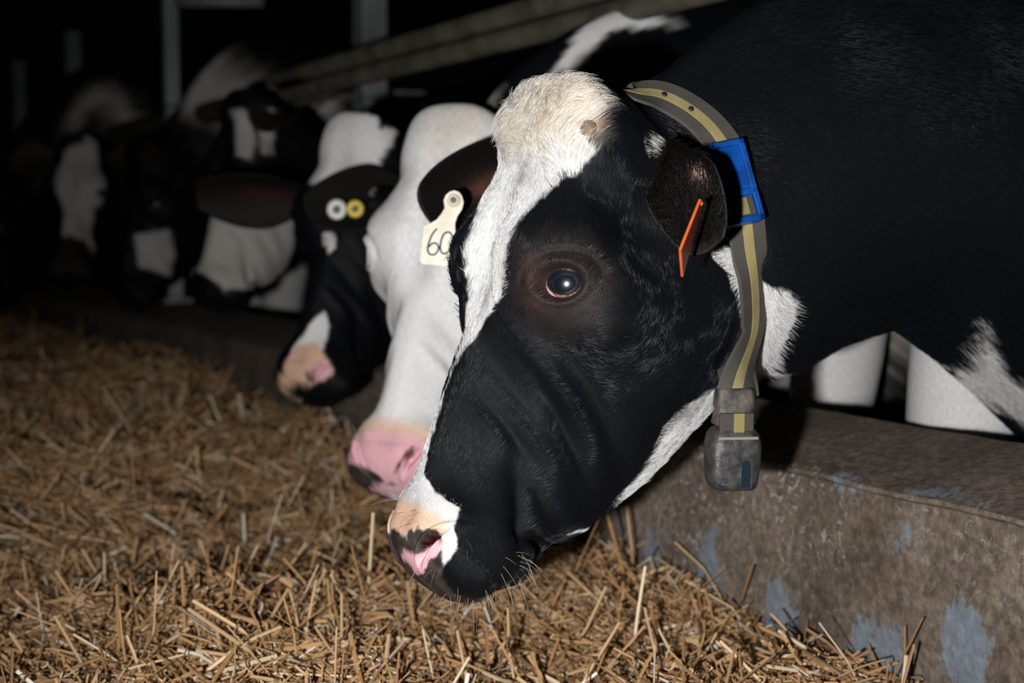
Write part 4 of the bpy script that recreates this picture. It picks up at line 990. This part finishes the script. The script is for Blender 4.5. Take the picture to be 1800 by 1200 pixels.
# plain rail further along
ps = [atX(505, 168, RX+.07), atX(180, 222, RX+.07)]
yy0, yy1 = ps[0][1], 14.
V_, F_ = tube([(RX+.07, y, ps[0][2]) for y in np.linspace(yy0-.3, yy1, 24)], .034, 18)
tag(mesh('neck_rail', V_, F_, M['rail_dark'], at=(RX+.07, yy0, ps[0][2])), 'dark single neck rail running away past the end of the double rail', 'rail')
# posts
PX = 1.75
for (px, lab) in ((653, 'square steel post behind the double neck rail'), (306, 'slim steel post standing on the barrier beside the pale-backed cow'), (135, 'thin distant post above the cow with the blaze'), (40, 'faintest distant post at the picture edge')):
    X_, bz, hw_ = (1.30, .338, .0225) if px == 306 else (PX, COWFLOOR, .04)
    p = atX(px, 390, X_)
    e = empty('steel_post', (X_, p[1], bz), lab, 'post', 'posts along the feed barrier')
    tz = 2.4 if px > 200 else 1.64; V_, F_ = rbox((X_, p[1], (tz+bz)/2), np.eye(3), (hw_, hw_, (tz-bz)/2), .005); mesh('upright', V_, F_, M['steel2'], e, smooth=False)
    V_, F_ = rbox((X_, p[1], bz+.008), np.eye(3), (hw_*2, hw_*2, .008), .003); mesh('base_plate', V_, F_, M['steel2'], e, smooth=False)
    V_, F_ = tube([(X_-hw_*1.2, p[1]-hw_*1.3, zr), (X_+hw_*1.2, p[1]-hw_*1.3, zr)], .02, 10); mesh('bracket', V_, F_, M['steel2'], e)
a = atX(308, 2, 1.30); b = a+_rgt*.28
V_, F_ = tube([a, (a+b)/2, b], .020, 12); tag(mesh('cross_bar', V_, F_, M['steel2'], at=a), 'short pale cross bar fixed to the slim post at the top edge', 'bar')

# ================================================================ straw
def hgt(x, y):
    P = np.stack([x, y, 0*x], 1)
    h = .045+.05*fbm(P, 2.2, 41, 2)+.028*fbm(P, 6, 42, 2)
    h += .05*np.exp(-((x-1.0)/.3)**2-((y-3.9)/.5)**2)
    h += .05*np.exp(-((x-.62)/.22)**2-((y-1.75)/.25)**2)
    h += .025*fbm(P, 11, 47, 2)
    for (cx, cy, la, wa, dp) in ((.50, 1.84, .20, .028, .075), (.70, 2.39, .20, .040, .085), (.20, 2.10, .12, .03, .06), (.95, 2.0, .10, .03, .04), (.35, 2.9, .25, .05, .07), (-.1, 2.5, .2, .05, .06)):
        u = (x-cx)*.873-(y-cy)*.487; v = (x-cx)*.487+(y-cy)*.873+.02*np.sin(u*30)
        h -= dp*np.exp(-(u/la)**4-(v/wa)**2); h += .030*np.exp(-(u/la)**4-((v+wa*2.2)/(wa*1.2))**2)
    h += .035*smst(.75, 1.1, x)*(1-smst(1.75, 2.1, y))
    h += -.018*smst(1.5, 1.7, y)+.135*smst(1.85, 2.9, y)
    return np.maximum(h, .0)
gx = np.linspace(-2.6, WX-.007, 190); gy = np.linspace(.3, 8.5, 330)
GX, GY = np.meshgrid(gx, gy, indexing='ij'); H = hgt(GX.ravel(), GY.ravel())-.012
m_, N_, L_, b_ = new_mat('straw_bed'); tc_ = N_.new('ShaderNodeTexCoord'); mp_ = N_.new('ShaderNodeMapping'); mp_.inputs['Scale'].default_value = (1, 2.2, 1); mp_.inputs['Rotation'].default_value = (0, 0, .5)
L_.new(tc_.outputs['Object'], mp_.inputs[0]); no_ = N_.new('ShaderNodeTexNoise'); no_.inputs['Scale'].default_value = 60; no_.inputs['Detail'].default_value = 8; no_.inputs['Roughness'].default_value = .7; no_.inputs['Distortion'].default_value = 1.2
L_.new(mp_.outputs[0], no_.inputs['Vector']); cr_ = N_.new('ShaderNodeValToRGB'); cr_.color_ramp.elements[0].position = .35; cr_.color_ramp.elements[1].position = .72
cr_.color_ramp.elements[0].color = (.02, .011, .006, 1); cr_.color_ramp.elements[1].color = (.15, .085, .04, 1)
L_.new(no_.outputs[0], cr_.inputs[0]); L_.new(cr_.outputs[0], b_.inputs['Base Color']); b_.inputs['Roughness'].default_value = .9
bp_ = N_.new('ShaderNodeBump'); bp_.inputs['Distance'].default_value = .02; bp_.inputs['Strength'].default_value = 1; L_.new(no_.outputs[0], bp_.inputs['Height']); L_.new(bp_.outputs[0], b_.inputs['Normal'])
straw_root = empty('straw', (0, 2, 0), 'loose golden-brown straw heaped over the feed alley floor', 'straw')
straw_root['kind'] = 'stuff'
o = mesh('straw_mat', np.stack([GX.ravel(), GY.ravel(), H], 1), grid_faces(190, 330)[:, ::-1], m_, straw_root); o['kind'] = 'stuff'
def straws(name, n, seed, region, lmin, lmax, wmin, wmax, tilt, zoff, seg=1):
    rs = np.random.RandomState(seed)
    # denser near the camera: sample in the camera's view wedge and a margin
    k = 0; X = np.zeros(0); Y = np.zeros(0)
    while len(X) < n:
        D = region[0]*(region[1]/region[0])**(rs.rand(n)**.85); u = rs.uniform(-.72, .44, n)
        x = CAM[0]+D*(math.sin(YAW)+u*math.cos(YAW)); y = CAM[1]+D*(math.cos(YAW)-u*math.sin(YAW))
        q = (x < WX-.015) & (x > -2.5) & (y > .35); X = np.concatenate([X, x[q]]); Y = np.concatenate([Y, y[q]])
    X = X[:n]; Y = Y[:n]
    Z = hgt(X, Y)+zoff+rs.uniform(-.010, .012, n)+.010*rs.rand(n)**3
    az = rs.uniform(0, 2*math.pi, n); el = rs.normal(0, tilt, n)
    L = rs.uniform(lmin, lmax, n)*rs.uniform(.6, 1, n); W_ = rs.uniform(wmin, wmax, n)
    T = np.stack([np.cos(az)*np.cos(el), np.sin(az)*np.cos(el), np.sin(el)], 1)
    B = np.cross(T, np.tile([0, 0, 1.], (n, 1))); B /= np.linalg.norm(B, axis=1)[:, None]+1e-9; Nn_ = np.cross(B, T)
    ro = rs.uniform(0, math.pi, n); B2 = B*np.cos(ro)[:, None]+Nn_*np.sin(ro)[:, None]; N2 = -B*np.sin(ro)[:, None]+Nn_*np.cos(ro)[:, None]
    C = np.stack([X, Y, Z+np.abs(np.sin(el))*L*.32], 1)
    bend = rs.normal(0, .22, n)
    rows = []
    ks = np.linspace(-.5, .5, seg+1)
    for kk in ks:
        c = C+T*(kk*L)[:, None]+N2*(bend*L*(kk*kk*4-1)*.25)[:, None]
        for (a, b) in ((-1, 0), (0, .55), (1, 0), (0, -.55)):
            rows.append(c+B2*(a*W_/2)[:, None]+N2*(b*W_/2)[:, None])
    V = np.stack(rows, 1)          # n, (seg+1)*4, 3
    lim = WX-.012
    V[..., 0] = np.minimum(V[..., 0], lim)
    f = []
    for s_ in range(seg):
        for j in range(4): f.append((s_*4+j, s_*4+(j+1) % 4, (s_+1)*4+(j+1) % 4, (s_+1)*4+j))
    f.append((3, 2, 1, 0)); f.append(tuple(seg*4+j for j in range(4)))
    F = np.array(f)[None]+(np.arange(n)*(seg+1)*4)[:, None, None]
    pal = np.array([(.43, .245, .11), (.33, .18, .078), (.54, .36, .19), (.68, .54, .36), (.20, .11, .05), (.47, .28, .13), (.82, .76, .64)])
    c = pal[rs.choice(len(pal), n, p=[.26, .22, .17, .08, .13, .12, .02])]*rs.uniform(.75, 1.15, (n, 1))
    cols = np.repeat(c, (seg+1)*4, 0)
    o = mesh(name, V.reshape(-1, 3), F.reshape(-1, 4), M['straw'], straw_root, cols=cols, smooth=False); o['kind'] = 'stuff'
    return o
m_, N_, L_, b_ = new_mat('straw_stalk'); a_ = N_.new('ShaderNodeAttribute'); a_.attribute_name = 'Col'; L_.new(a_.outputs['Color'], b_.inputs['Base Color']); b_.inputs['Roughness'].default_value = .5
M['straw'] = m_
straws('straw_stalks', 44000, 1, (1.35, 6.5), .03, .12, .0018, .0050, .30, .0, 3)
straws('straw_chaff', 54000, 2, (1.35, 5.0), .012, .045, .0012, .0036, .45, .004, 1)
straws('straw_upright', 3300, 3, (1.35, 5.5), .05, .15, .002, .0045, .75, .006, 2)
